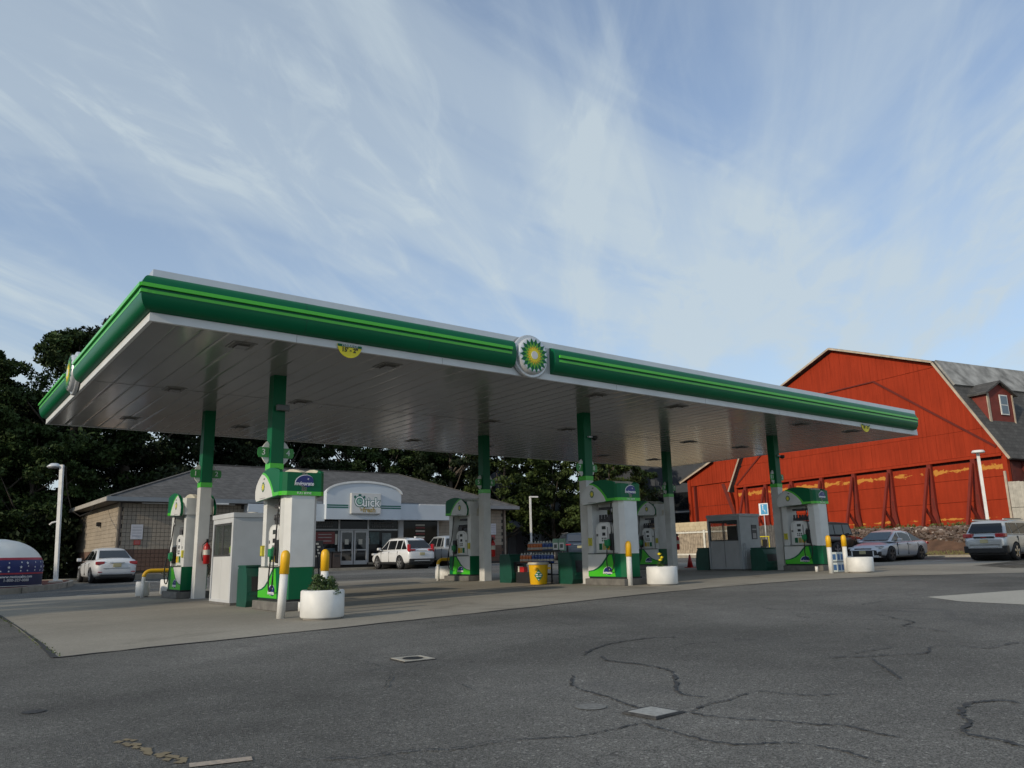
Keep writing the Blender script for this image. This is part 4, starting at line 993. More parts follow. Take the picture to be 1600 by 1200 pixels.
# posters and window graphics
def poster(x0, x1, z0, z1, mt, nm='poster', y=SY-.045): return MB().box(x0, x1, y, y+.01, z0, z1).build(nm, mt, st)
pr = M('poster_red', (.14, .02, .02), .5, var=.1)
p = poster(15.75, 16.95, 1.75, 2.42, pr)
for z in (2.25, 2.08, 1.88): MB().box(15.95, 16.75, SY-.052, SY-.046, z, z+.05).build('poster_print', M('print_pale', (.28, .26, .25), .6), p)
poster(15.65, 16.3, .72, 1.6, M('poster_blue', (.05, .09, .14), .5, var=.5, scale=6)); poster(16.4, 17.0, .8, 1.5, M('poster_teal', (.04, .07, .09), .5, var=.5, scale=7))
poster(20.0, 20.6, 1.55, 2.35, M('poster_grey', (.12, .15, .15), .6, var=.4, scale=6)); poster(19.15, 19.8, 1.7, 2.4, M('poster_dim', (.05, .08, .08), .6, var=.4, scale=4)); poster(19.08, 19.22, 1.7, 2.05, M('paper', None)); poster(16.98, 17.12, 1.7, 2.3, M('paper', None))
poster(12.0, 13.6, 1.2, 2.3, M('poster_dim', None)); poster(13.95, 15.2, 1.0, 2.2, M('poster_blue', None))
for k, z in enumerate((2.78, 2.62, 2.42, 2.25, 2.05, 1.92)): poster(22.3, 22.95, z, z+.10, pr if k % 2 else M('paper', None), 'window_decal')
for (a, b_) in ((13.9, 15.45), (15.7, 17.0), (19.2, 20.9)):
    for z in (2.88, 2.68):
        q = random.Random(int(a*10+z*7)); x = a+.1; wg = MB()
        while x < b_-.15:
            w = q.uniform(.05, .13); wg.box(x, x+w, SY-.05, SY-.04, z, z+.10); x += w+q.uniform(.02, .05)
        wg.build('window_strip_print', M('dim_print', (.07, .07, .07), .5), st)
for x, w, h, mt in ((15.9, .45, .9, black), (16.5, .5, .75, M('bin_brown', (.06, .045, .04), .7)), (17.05, .45, .75, M('bin_brown', None)), (19.45, .3, .8, dirty_white), (16.75, .35, 1.2, black)):
    pass
for x, l in ((16.25, 'left of two brown litter bins by the store door'), (16.80, 'right of two brown litter bins by the store door')):
    t_ = thing('litter_bin', (x, SY-.5, SZ-.13), l, 'litter bin'); MB().cbox(-.24, .24, -.22, .22, 0, .82, .02).build('body', M('bin_brown', None), t_); MB().cbox(-.26, .26, -.24, .24, .82, .9, .02).build('lid', black, t_); MB().box(-.15, .15, -.226, -.221, .6, .72).build('slot', black, t_)
t_ = thing('litter_bin', (19.6, SY-.55, SZ-.13), 'tall pale ash bin right of the store door', 'litter bin'); MB().lathe([(.14, 0), (.16, .02), (.13, .7), (.10, .8)], n=16).build('body', M('bin_pale', (.25, .24, .22), .7), t_); MB().lathe([(.11, .8), (.05, .9)], n=12).build('lid', black, t_)
t_ = thing('newspaper_rack', (15.75, SY-.45, SZ-.13), 'dark rack of small white cards left of the litter bins', 'rack'); MB().cbox(-.25, .25, -.18, .18, 0, 1.5, .02).build('cabinet', black, t_)
for k in range(5): MB().box(-.18+.1*(k % 2), -.02+.1*(k % 2), -.19, -.182, .6+.17*k, .70+.17*k).build('card', M('paper', None), t_)
def wall_sign(x, z, w, h, mt, label, face_y=SY-.03, nm='wall_notice'):
    t_ = thing(nm, (x, face_y, z), label, 'notice'); MB().box(-w/2, w/2, -.02, 0, -h/2, h/2).build('board', mt, t_)
    ln = MB()
    for k in range(4): ln.box(-w*.38, w*.38, -.024, -.0205, h*.3-k*h*.2, h*.34-k*h*.2)
    ln.build('print', M('print_grey2', (.30, .30, .33), .6), t_)
pw_ = M('notice_white', (.50, .50, .53), .6)
wall_sign(6.40, 2.42, .55, .72, pw_, 'white paper notice on the block wall at the left of the store'); wall_sign(28.2, 2.60, .45, .72, pw_, 'white paper notice on the block wall at the right of the store')
rsn = M('notice_red', (.35, .04, .03), .6)
wall_sign(6.45, 1.90, .30, .22, rsn, 'small red notice on the left wall of the store front'); wall_sign(28.2, 2.05, .28, .28, rsn, 'small red notice on the right wall of the store front')
t_ = thing('wall_lamp', (SX0-.02, 34.2, 2.95), 'small dark wall lamp on the sunlit side of the store', 'lamp'); MB().cbox(-.2, 0, -.12, .12, -.1, .12, .03).build('housing', black, t_); MB().box(-.16, -.02, -.08, .08, -.13, -.101).build('lens', dirty_white, t_)

# ------------------------------------------------------------------ barn
BA = Vector((46.6, 5.5, 0)); BB = Vector((51.2, 27.7, 0)); BL = (BB-BA).length
bu = (BB-BA).normalized(); bn = Vector((-bu.y, bu.x, 0))      # bn points towards the camera side
if bn.x > 0: bn = -bn
def bw(s, d, z): return (s, -d, z)      # local barn frame: x along gable, -y outwards
barn = thing('red_barn', BA, 'huge weathered red gambrel barn with raking timber braces', 'barn')
barn.rotation_euler = (0, 0, math.atan2(bu.y, bu.x))
# local y axis = rotate +90 of bu ; outward is +-: compute
SGN = 1 if Vector((-bu.y, bu.x, 0)).dot(bn) > 0 else -1
def O(d): return SGN*d
redw = M('barn_red', (.315, .035, .012), .75, var=.13, scale=.6, bump=.25, bscale=6)
def barn_mat(name, base, peel_z=None, thr=.56):
    m = M(name, base, .8, var=.10, scale=.6, bump=.25, bscale=6, spec=.15); t, b = NT(m)
    tc = t.nodes.new('ShaderNodeTexCoord'); ge = t.nodes.new('ShaderNodeNewGeometry')
    sx = t.nodes.new('ShaderNodeSeparateXYZ'); t.links.new(ge.outputs['Position'], sx.inputs[0])
    old = b.inputs['Base Color'].links[0].from_socket
    # vertical streaks
    mp = t.nodes.new('ShaderNodeMapping'); mp.inputs['Scale'].default_value = (2.2, 2.2, .22); t.links.new(ge.outputs['Position'], mp.inputs[0])
    n1 = t.nodes.new('ShaderNodeTexNoise'); n1.inputs['Scale'].default_value = 2.5; n1.inputs['Detail'].default_value = 5; t.links.new(mp.outputs[0], n1.inputs['Vector'])
    r1 = t.nodes.new('ShaderNodeMapRange'); r1.inputs[1].default_value = .35; r1.inputs[2].default_value = .7; r1.inputs[3].default_value = .88; r1.inputs[4].default_value = 1.08; t.links.new(n1.outputs[0], r1.inputs[0])
    mx = t.nodes.new('ShaderNodeVectorMath'); mx.operation = 'SCALE'; t.links.new(old, mx.inputs[0]); t.links.new(r1.outputs[0], mx.inputs['Scale'])
    col = mx.outputs[0]
    if peel_z:
        fac = None
        for (zc, zh, th) in peel_z:
            a = t.nodes.new('ShaderNodeMath'); a.operation = 'SUBTRACT'; t.links.new(sx.outputs[2], a.inputs[0]); a.inputs[1].default_value = zc
            a2 = t.nodes.new('ShaderNodeMath'); a2.operation = 'ABSOLUTE'; t.links.new(a.outputs[0], a2.inputs[0])
            r = t.nodes.new('ShaderNodeMapRange'); r.inputs[1].default_value = 0; r.inputs[2].default_value = zh; r.inputs[3].default_value = 1; r.inputs[4].default_value = 0; t.links.new(a2.outputs[0], r.inputs[0])
            n2 = t.nodes.new('ShaderNodeTexNoise'); n2.inputs['Scale'].default_value = .62; n2.inputs['Detail'].default_value = 9; n2.inputs['Roughness'].default_value = .72; n2.inputs['Distortion'].default_value = .6
            mp2 = t.nodes.new('ShaderNodeMapping'); mp2.inputs['Scale'].default_value = (1.3, 1.3, 2.3); t.links.new(ge.outputs['Position'], mp2.inputs[0]); t.links.new(mp2.outputs[0], n2.inputs['Vector'])
            s = t.nodes.new('ShaderNodeMath'); s.operation = 'MULTIPLY'; t.links.new(n2.outputs[0], s.inputs[0]); t.links.new(r.outputs[0], s.inputs[1])
            r2 = t.nodes.new('ShaderNodeMapRange'); r2.inputs[1].default_value = th; r2.inputs[2].default_value = th+.03; t.links.new(s.outputs[0], r2.inputs[0])
            if fac is None: fac = r2.outputs[0]
            else:
                mm = t.nodes.new('ShaderNodeMath'); mm.operation = 'MAXIMUM'; t.links.new(fac, mm.inputs[0]); t.links.new(r2.outputs[0], mm.inputs[1]); fac = mm.outputs[0]
        m3 = t.nodes.new('ShaderNodeMix'); m3.data_type = 'RGBA'; t.links.new(fac, m3.inputs[0]); t.links.new(col, m3.inputs[6]); m3.inputs[7].default_value = (.52, .23, .045, 1); col = m3.outputs[2]
    t.links.new(col, b.inputs['Base Color']); return m
redb = barn_mat('barn_board_red', (.315, .035, .012))
redp = barn_mat('barn_panel_red', (.315, .035, .012), [(5.32, .80, .422), (2.45, .5, .47)])
reddark = M('barn_brace_red', (.12, .011, .005), .8, var=.15, scale=2)
WB = 2.0
def gable_z(s):
    K = [(0, 6.1), (3.53, 11.95), (11.3, 14.75), (19.1, 11.95), (22.67, 6.1)]
    for (a, za), (b_, zb) in zip(K, K[1:]):
        if a <= s <= b_: return za+(zb-za)*(s-a)/(b_-a)
    return 6.1
# core wall and roof
gp = [(0, WB-1), (BL, WB-1), (BL, 6.1), (19.1, 11.95), (11.3, 14.75), (3.53, 11.95), (0, 6.1)]
DEP = 26
MB().prism(gp, O(-.12), O(-DEP), lambda a, b_, d: (a, d, b_)).build('barn_core', M('barn_core_dark', (.06, .012, .009), .8), barn)
# boards in three bands
def bands():
    nb = 0
    for band, (za, zb, off) in enumerate(((6.05, 7.58, .075), (7.60, 11.82, .045), (11.84, 15.2, .06))):
        s = .02; w = .30; q = random.Random(band+10)
        while s < BL-.05:
            e = min(s+w-.007, BL-.02)
            top0, top1 = min(zb, gable_z(s)), min(zb, gable_z(e))
            if max(top0, top1) > za+.05:
                t0, t1 = max(top0, za+.01), max(top1, za+.01)
                pts = [(s, za), (e, za), (e, t1)]
                pk = [k for k in (3.53, 11.3, 19.1) if s < k < e]
                for k in pk: pts.append((k, min(zb, gable_z(k))))
                pts.append((s, t0))
                o_ = off+q.uniform(-.006, .006)
                MB().prism(pts, O(o_-.08), O(o_), lambda a, b_, d: (a, d, b_)).build('board', redb, barn); nb += 1
            s += w
    return nb
bands()
# lower panels between braces
BS = [0.15, 1.99, 4.87, 7.76, 10.64, 13.49, 16.4, 19.12, 21.4, BL-.1]
for a, b_ in zip(BS, BS[1:]):
    for k, (z0_, z1_) in enumerate(((WB, 3.42), (3.44, 4.72), (4.74, 5.70))):  # top panel stops short; dark core showing stands in for the ledger's shadow
        MB().box(a+.015, b_-.015, min(O(-.13), O(-.02+.008*k)), max(O(-.13), O(-.02+.008*k)), z0_, z1_).build('panel', redp, barn)
MB().box(.2, BL-.2, min(O(.0), O(.22)), max(O(.0), O(.22)), 5.86, 6.02).build('ledger_beam', redb, barn)
# braces
braced = M('barn_brace_mid', (.17, .016, .007), .8, var=.15, scale=2)  # brace faces a darker red than the wall boards
def brace(s):
    r = MB().box(s-.14, s+.14, min(O(-.01), O(.20)), max(O(-.01), O(.20)), WB-.2, 5.98).build('brace_post', braced, barn)
    MB().bar((s, O(.28), 5.6), (s+.05, O(1.35), WB-.05), .16, .16).build('raking_strut', braced, r)
    MB().bar((s+.08, O(.95), WB+1.3), (s-.1, O(.22), WB-.02), .12, .12).build('cross_strut', reddark, r)
    MB().bar((s, O(.15), WB+1.8), (s-.25, O(.10), WB-.1), .14, .12).build('side_strut', reddark, r)
for s in BS[1:-1]: brace(s)
MB().box(0, .28, min(O(-.1), O(.13)), max(O(-.1), O(.13)), WB-.3, 6.1).build('corner_board', redb, barn); MB().box(BL-.28, BL, min(O(-.1), O(.13)), max(O(-.1), O(.13)), WB-.3, 6.1).build('corner_board', redb, barn)
# diagonal batten lines of an old lean-to
MB().bar((8.2, O(.105), 11.83), (.5, O(.105), 6.4), .05, .12).bar((8.2, O(.105), 11.83), (17.5, O(.105), 11.83), .05, .08).bar((18.8, O(.105), 8.6), (22.4, O(.105), 6.1), .05, .12).build('old_roof_line', reddark, barn)
# roof slabs
def slab(a, b_, name, mat, th=.14, d0=.42):
    (sa, za), (sb, zb) = a, b_; nx, nz = -(zb-za), (sb-sa); l = math.hypot(nx, nz); nx, nz = nx/l*th, nz/l*th
    if nz < 0: nx, nz = -nx, -nz
    return MB().prism([(sa, za), (sb, zb), (sb+nx, zb+nz), (sa+nx, za+nz)], O(d0), O(-DEP), lambda a_, b__, d: (a_, d, b__)).build(name, mat, barn)
shingb = M('barn_shingle', (.085, .083, .08), .95, var=.25, scale=1.2, bump=.5, bscale=12); shingle_mat(shingb, per=.5, tint=.3)
slab((-.35, 5.55), (3.53, 11.97), 'roof_slope', shingb); slab((3.45, 11.99), (11.35, 14.80), 'roof_slope', shingb)
slab((11.25, 14.81), (19.15, 11.99), 'roof_slope', shingb); slab((19.1, 11.97), (BL+.35, 5.55), 'roof_slope', shingb)
# weathered felt band below the kink on the right side
lich = M('felt_weathered', (.27, .27, .26), .95, var=.5, scale=1.5, bump=.3)
MB().prism([(2.45, 10.36), (3.50, 12.08), (3.36, 12.19), (2.30, 10.44)], O(.30), O(-DEP), lambda a_, b__, d: (a_, d, b__)).build('weathered_band', lich, barn)
trimw = M('barge_board', (.42, .35, .27), .8, var=.25, scale=2, bump=.3)
def barge(a, b_): MB().bar((a[0], O(.46), a[1]), (b_[0], O(.46), b_[1]), .06, .13).build('barge_board', trimw, barn)
barge((-.38, 5.62), (3.50, 12.02)); barge((3.5, 12.08), (11.3, 14.86)); barge((11.3, 14.86), (19.1, 12.08)); barge((19.1, 12.02), (BL+.38, 5.62))
# right side wall below the eave, shade put into its darker red
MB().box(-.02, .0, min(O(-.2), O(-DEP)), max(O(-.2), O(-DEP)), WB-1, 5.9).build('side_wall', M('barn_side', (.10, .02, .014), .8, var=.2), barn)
MB().bar((.1, O(-1.2), 5.6), (-1.5, O(-1.2), 2.2), .2, .2).bar((.1, O(-4.2), 5.6), (-1.5, O(-4.2), 2.2), .2, .2).build('side_strut', reddark, barn)
# dormer on the right slope
dm = MB()
dy0, dy1 = .45, 2.9
def DP(pts, x0_, x1_): pass
dx = 1.0   # plane of the dormer face (outwards from slope), s coordinate
fd = MB().prism([(O(-dy0), 7.95), (O(-dy1), 7.95), (O(-dy1), 9.75), (O(-(dy0+dy1)/2), 10.35), (O(-dy0), 9.75)], dx+.9, dx, lambda a, b_, d: (d, a, b_)).build('dormer', redp and M('dormer_red', (.17, .03, .02), .8, var=.15), barn)
MB().prism([(dx+.01, 7.8), (dx+.01, 9.74), (2.35, 9.74)], O(-dy0-.004), O(-dy1+.004), lambda a, b_, d: (a, d, b_)).build('dormer_body', M('dormer_red2', (.22, .04, .022), .8), fd)
ym_ = O(-(dy0+dy1)/2)
for s_, ya in ((-1, O(-dy0)+SGN*.25), (1, O(-dy1)-SGN*.25)):
    MB().add([(dx-.2, ya, 9.60), (dx-.2, ym_, 10.40), (3.3, ym_, 10.40), (3.3, ya, 9.60), (dx-.2, ya, 9.70), (dx-.2, ym_, 10.52), (3.3, ym_, 10.52), (3.3, ya, 9.70)], [(0,1,2,3),(7,6,5,4),(0,4,5,1),(2,6,7,3),(0,3,7,4)]).build('dormer_roof', shingb, fd)
MB().box(dx-.05, dx+.02, min(O(-dy0), O(-dy0-.2)), max(O(-dy0), O(-dy0-.2)), 7.95, 9.7).box(dx-.05, dx+.02, min(O(-dy1), O(-dy1+.1)), max(O(-dy1), O(-dy1+.1)), 7.95, 9.7).build('dormer_trim', trimw, fd)
wy = O(-1.95)
wf = MB().box(dx-.07, dx-.02, wy-.36, wy+.36, 8.45, 9.66).build('window', white, fd)
MB().box(dx-.08, dx-.071, wy-.29, wy+.29, 9.08, 9.59).box(dx-.08, dx-.071, wy-.29, wy+.29, 8.52, 9.02).build('pane', glass('dormer_glass', (.10, .14, .18), .08), wf)

# lean-to beyond the left end of the gable
lt = thing('red_lean_to', BA, 'lower red side shed with pale barge board left of the barn', 'shed'); lt.rotation_euler = barn.rotation_euler
MB().prism([(BL+.02, 1.6), (29.3, 1.6), (29.3, 7.35), (25.6, 8.45), (BL+.02, 8.8)], O(-.6), O(-14), lambda a, b_, d: (a, d, b_)).build('shed_core', M('barn_core_dark', None), lt)
s = BL+.05; q = random.Random(77)
def lz(s): return 7.30+(8.40-7.30)*(29.3-s)/3.7 if s > 25.6 else 8.40+(8.75-8.40)*(25.6-s)/(25.6-BL)
while s < 29.2:
    e = min(s+.28, 29.28)
    MB().prism([(s, 6.55), (e, 6.55), (e, lz(e)), (s, lz(s))], O(-.62), O(-.44+q.uniform(-.01, .01)), lambda a, b_, d: (a, d, b_)).build('board', redb, lt)
    MB().prism([(s, 2.9), (e, 2.9), (e, 4.66), (s, 4.66)], O(-.66), O(-.58+q.uniform(-.01, .01)), lambda a, b_, d: (a, d, b_)).build('board', redb, lt)
    MB().prism([(s, 4.69), (e, 4.69), (e, 6.5), (s, 6.5)], O(-.66), O(-.56+q.uniform(-.01, .01)), lambda a, b_, d: (a, d, b_)).build('board', redb, lt)
    s += .30
MB().box(29.0, 29.35, min(O(-.62), O(-.36)), max(O(-.62), O(-.36)), 2.0, 7.3).build('corner_post', redb, lt); MB().box(28.3, 28.45, min(O(-.60), O(-.30)), max(O(-.60), O(-.30)), 2.0, 6.5).build('corner_post', reddark, lt)
MB().bar((BL+.1, O(-.3), 2.4), (23.6, O(.5), 6.3), .25, .25).build('raking_strut', reddark, lt)
MB().bar((30.1, O(-.1), 7.0), (25.6, O(-.1), 8.50), .08, .28).build('barge_board', trimw, lt)
MB().prism([(30.2, 6.98), (25.6, 8.52), (25.6, 8.66), (30.2, 7.12)], O(-.05), O(-14), lambda a, b_, d: (a, d, b_)).prism([(25.6, 8.52), (BL-.1, 8.85), (BL-.1, 8.97), (25.6, 8.66)], O(-.05), O(-14), lambda a, b_, d: (a, d, b_)).build('roof', shingb, lt)
MB().box(BL+.1, 29.0, min(O(-.56), O(-.4)), max(O(-.56), O(-.4)), 1.9, 2.9).build('foundation', M('pale_stone', (.38, .32, .24), .9, var=.3, scale=3, bump=.6), lt)

# dark building far left of the barn
db = thing('dark_building', (56, 37.5, 0), 'dark slate sided building with window bands behind the wooden fence', 'building', rz=R(12))
MB().box(0, 14, -4, 12, 0, 9.6).build('wall', M('slate_siding', (.028, .034, .044), .7, var=.15, bump=.2), db)
MB().box(-.05, 0, -3.6, 3, 4.8, 6.4).box(-.05, 0, -3.6, 3, 1.8, 4.4).build('window', winglass, db); MB().box(-.09, -.05, -4, 12, 4.5, 4.62).build('band', grey_m, db)
MB().box(-.4, 14.4, -4.4, 12.4, 9.6, 9.9).build('roof', M('flat_roof_dark', (.05, .05, .055), .8), db)

# ------------------------------------------------------------------ bank, rubble, kerb, fences
q = random.Random(9)
bk_ = MB(); NX, NY = 30, 90
def bankz(x, y):
    t_ = (x-41.25)/4.6; t_ = max(0, min(1, t_)); e = 1 if y < 24 else max(0, 1-(y-24)/10)
    h = (t_*t_*(3-2*t_))**.7*1.42*(.6+.4*e)
    return .52+.0019*y+.0125*(x-41)*.5-.12+h
for j in range(NY+1):
    for i in range(NX+1):
        x = 41.2+i*.42; y = -25+j*.75
        bk_.v.append((x, y, bankz(x, y)+(q.uniform(-.05, .05) if 2 < i else 0)))
for j in range(NY):
    for i in range(NX): a = j*(NX+1)+i; bk_.f.append((a, a+1, a+NX+2, a+NX+1)); bk_.sm.append(True)
bk_.build('earth_bank', M('bank_soil', (.115, .062, .035), .95, var=.4, scale=1.3, bump=.8, bscale=8))['kind'] = 'structure'
rb = MB(); base_dirs = [Vector((q.gauss(0, 1), q.gauss(0, 1), q.gauss(0, 1))).normalized() for _ in range(7)]
ico = bmesh.new(); bmesh.ops.create_icosphere(ico, subdivisions=1, radius=1); iv = [v.co.copy() for v in ico.verts]; ifc = [[v.index for v in f.verts] for f in ico.faces]; ico.free()
for mt_i, (cnt, mt) in enumerate(((2300, M('rubble_grey', (.15, .115, .095), .9, var=.45, scale=.8, bump=.4)), (1800, M('rubble_brown', (.085, .055, .04), .9, var=.4, scale=.8, bump=.4)), (260, M('rubble_pale', (.36, .31, .27), .9, var=.3, scale=.8, bump=.4)))):
    rb = MB()
    for k in range(cnt):
        y = q.uniform(-3, 24); x = 42.7+q.random()*3.4+(y-5)*.14*(1 if y > 5 else 0)*1.0
        s0 = q.uniform(.05, .16); M3 = Matrix.Rotation(q.uniform(0, 6), 3, 'Z') @ Matrix.Rotation(q.uniform(0, 6), 3, 'X')
        sc = Vector((s0*q.uniform(.8, 1.5), s0*q.uniform(.6, 1), s0*q.uniform(.4, .8))); z = bankz(x, y)+q.uniform(-.02, .14)
        jit = [q.uniform(.75, 1.2) for _ in iv]
        rb.add([M3 @ Vector((v.x*sc.x*j_, v.y*sc.y*j_, v.z*sc.z*j_))+Vector((x, y, z)) for v, j_ in zip(iv, jit)], ifc)
    tag(rb.build('rubble', mt), ['grey rubble stones heaped along the foot of the barn', 'brown rubble stones heaped along the foot of the barn', 'pale broken stones scattered over the rubble bank'][mt_i], 'rubble', kind='stuff')
wd = MB()
for k in range(70):
    y = q.uniform(3, 16); x = 46.0+(y-5)*.2+q.uniform(-.5, .2); leaves(wd, x, y, bankz(x, y)+.2, .25, .25, .2, 30, .07, q)
tag(wd.build('weeds', M('bank_weeds', (.09, .12, .03), .8, var=.3)), 'green weeds growing on top of the rubble bank', 'weeds', kind='stuff')
gs = MB()
for k in range(2600):
    y = q.uniform(-10, 12.5); x = q.uniform(41.25, 41.9); h = q.uniform(.04, .12); z = bankz(x, y)
    gs.add([(x, y-.03, z), (x, y+.03, z), (x+q.uniform(-.04, .04), y+q.uniform(-.05, .05), z+h)], [(0, 1, 2)])
tag(gs.build('grass', M('dry_grass', (.14, .13, .05), .9, var=.3)), 'dry grass strip between the kerb and the rubble bank', 'grass', kind='stuff')
MB().box(40.85, 41.2, -25, 12.6, .1, .44).build('kerb', kerbm)['kind'] = 'structure'
MB().box(36.9, 41.0, 12.6, 12.85, .25, .60).box(36.65, 36.9, 12.6, 24.5, .3, .66).build('kerb_return', kerbm)['kind'] = 'structure'
# wooden fence right of the middle column
fn = thing('wooden_fence', (37.2, 0, 0), 'weathered board fence with white posts and rails, left of the grey booth', 'fence')
wood = M('weathered_wood', (.33, .27, .20), .9, var=.35, scale=5, bump=.5, bscale=30)
wood2 = M('grey_wood', (.10, .095, .09), .9, var=.3, scale=5, bump=.5, bscale=30)
y = 17.2
while y < 24.4:
    w = .125; h = 2.16+q.uniform(-.02, .03)
    MB().box(-.02+q.uniform(-.006, .006), .02, y, y+w, .55, h).build('board', wood, fn); y += .14
for z in (.66, 2.02): MB().box(-.07, -.028, 17.2, 24.4, z, z+.09).build('rail', dirty_white, fn)
for y in (17.3, 19.75, 22.2, 24.3): MB().box(-.12, -.072, y-.07, y+.07, .5, 2.2).build('post', dirty_white, fn)
fn2 = thing('dark_fence', (37.4, 0, 0), 'dark grey board fence right of the grey booth', 'fence')
y = 13.2
while y < 17.1: MB().box(-.02+q.uniform(-.006, .006), .02, y, y+.125, .5, 2.3+q.uniform(-.03, .03)).build('board', wood2, fn2); y += .14
for z in (.8, 2.0): MB().box(.025, .06, 13.2, 17.1, z, z+.08).build('rail', wood2, fn2)
# pale tall fence on the right
fw_ = thing('tall_plank_fence', (41.9, 0, 0), 'tall pale plank fence at the right edge, beyond the silver car', 'fence')
ply = M('bleached_plank', (.40, .38, .33), .85, var=.18, scale=4, bump=.4, bscale=18)
y = 3.92
while y > -8:
    for z0_, z1_ in ((.6, 2.72), (2.745, 4.02+q.uniform(-.05, .03))): MB().box(-.02+q.uniform(-.003, .003), .02, y-.176, y-.002, z0_, z1_).build('plank', ply, fw_)
    y -= .178
MB().box(-.05, .05, 3.95, 4.05, .6, 4.6).box(-.05, .05, 2.2, 2.28, 3.9, 4.5).build('post', trimw, fw_); MB().box(.03, .07, -8, 4, 2.66, 2.8).build('rail', wood2, fw_)
vi = thing('hanging_vine', (41.84, 2.5, 4.0), 'dark dead vine hanging over the top of the tall plank fence', 'vine'); mb = MB()
for k in range(16): y = q.uniform(-2.5, .6); mb.tube([(0, y, .1), (-.03, y+q.uniform(-.1, .1), -.1), (-.03, y+q.uniform(-.1, .1), -.2-q.random()*.3)], .02, 5)
mb.tube([(0, .7, .05), (0, -.8, .1), (0, -2.6, .04)], .025, 5); mb.build('stems', M('twig', None), vi)
# cream block wall beyond
cw = thing('garden_wall', (38.6, 25.2, gz(38, 26)), 'sunlit cream masonry wall seen between the right pumps', 'wall')
MB().box(0, .3, -4.5, 2.4, 0, 2.25).build('wall', M('cream_block', (.50, .42, .28), .9, var=.12, scale=2, bump=.4), cw); 
for r_ in range(10):
    for k in range(15): 
        MB().box(-.02, 0, -4.45+k*.45+(.1 if r_ % 2 else 0), -4.45+k*.45+.43+(.1 if r_ % 2 else 0), r_*.22, r_*.22+.205).build('block', MATS['cream_block'], cw)
# handicap sign
hs = thing('parking_sign', (36.2, 14.6, gz(36, 14)), 'blue and white parking sign on a thin post in front of the barn', 'sign')
MB().cyl((0, 0, 0), .03, 2.75, 8).build('post', grey_m, hs)
MB().box(-.03, -.0, -.30, .30, 2.35, 3.02).build('plate', textw, hs); MB().box(-.036, -.031, -.26, .18, 2.40, 2.97).build('blue_field', M('sign_blue', (.08, .32, .55), .5), hs)
MB().tube([(-.045, .02, 2.85), (-.045, .03, 2.65), (-.045, -.08, 2.62), (-.045, -.13, 2.48)], .02, 6).lathe([(.04, 0), (.04, .01)], (-.05, .02, 2.90), 10, 'x').build('wheelchair_symbol', textw, hs)

# ------------------------------------------------------------------ left mulch island, dome, lamp
isl = [(-6, 15.5), (-.11, 17.3), (.9, 18.5), (1.9, 20.4), (2.75, 23.2), (3.15, 25.8), (3.0, 27.4), (2.3, 28.4), (0.5, 30), (-6, 33)]
ic = catmull(isl[:9], 4)
kb = MB(); m_ = len(ic)
inn_ = []
cxx, cyy = -1.5, 24
for x, y in ic:
    d = Vector((cxx-x, cyy-y)).normalized()*.16; inn_.append((x+d.x, y+d.y))
vs = [(x, y, gz(x, y)) for x, y in ic]+[(x, y, gz(x, y)+.19) for x, y in ic]+[(x, y, gz(x, y)+.19) for x, y in inn_]+[(x, y, gz(x, y)+.1) for x, y in inn_]
kb.add(vs, [(k*m_+i, k*m_+i+1, (k+1)*m_+i+1, (k+1)*m_+i) for k in range(3) for i in range(m_-1)])
kb.build('island_kerb', kerbm)['kind'] = 'structure'
ml = MB(); allp = inn_+[(-6, 33), (-12, 33), (-12, 15)]
ml.add([(x, y, gz(x, y)+.17) for x, y in allp], [tuple(range(len(allp)))])
ml.build('mulch_bed', mulch)['kind'] = 'structure'
jl = MB()
for k in (5, 14, 22):
    x, y = ic[k]; d = (Vector(inn_[k])-Vector(ic[k])).normalized(); jl.bar((x-d.x*.01, y-d.y*.01, gz(x, y)), (x-d.x*.01, y-d.y*.01, gz(x, y)+.19), .03, .03)
jl.build('kerb_joint', M('joint_filler', None))['kind'] = 'structure'

dome = thing('striped_dome_cover', (-.05, 20.75, gz(0, 20.7)+.17), 'white dome with navy star band and red stripes on the mulch bed', 'dome cover')
RX, RY = 1.45, 1.45
def dring(z0, z1, name, mt, n=40, o=0.0, wav=0.0):
    prof = lambda z: 1.0 if z < .62 else math.sqrt(max(0, 1-((z-.62)/1.02)**2))
    P = [(z0+(z1-z0)*k/8) for k in range(9)]; mb = MB()
    vs = []; fs = []
    for z in P:
        for i in range(n):
            a = 2*PI*i/n; r = prof(z)+o; zz_ = z+wav*math.sin(a*2+.6)*(1 if z < 1 else 0)
            vs.append((RX*r*math.cos(a), RY*r*math.sin(a), zz_))
    for k in range(8):
        for i in range(n): fs.append((k*n+i, k*n+(i+1) % n, (k+1)*n+(i+1) % n, (k+1)*n+i))
    mb.add(vs, fs, True); return mb.build(name, mt, dome)
dring(0, .42, 'navy_base', M('dome_navy', (.012, .02, .07), .5, var=.15), o=.0)
dring(.02, .04, 'base_rope', dirty_white, o=.01)
dring(.42, .47, 'lower_stripe', M('dome_red', (.40, .03, .05), .5), o=.004); dring(.47, .90, 'star_band', M('dome_navy2', (.015, .025, .13), .5, var=.15), o=.002)
dring(.90, .98, 'upper_stripe', M('dome_red', None), o=.004)
dring(.98, 1.63, 'dome_top', M('dome_white', (.74, .72, .66), .45, var=.12, scale=1.2, bump=.2, bscale=3), o=.003)
def on_dome(ang, z, d=0.0):
    r = (1.0 if z < .62 else math.sqrt(max(0, 1-((z-.62)/1.02)**2)))+.012+d; return Vector((RX*r*math.cos(ang), RY*r*math.sin(ang), z))
q = random.Random(21)
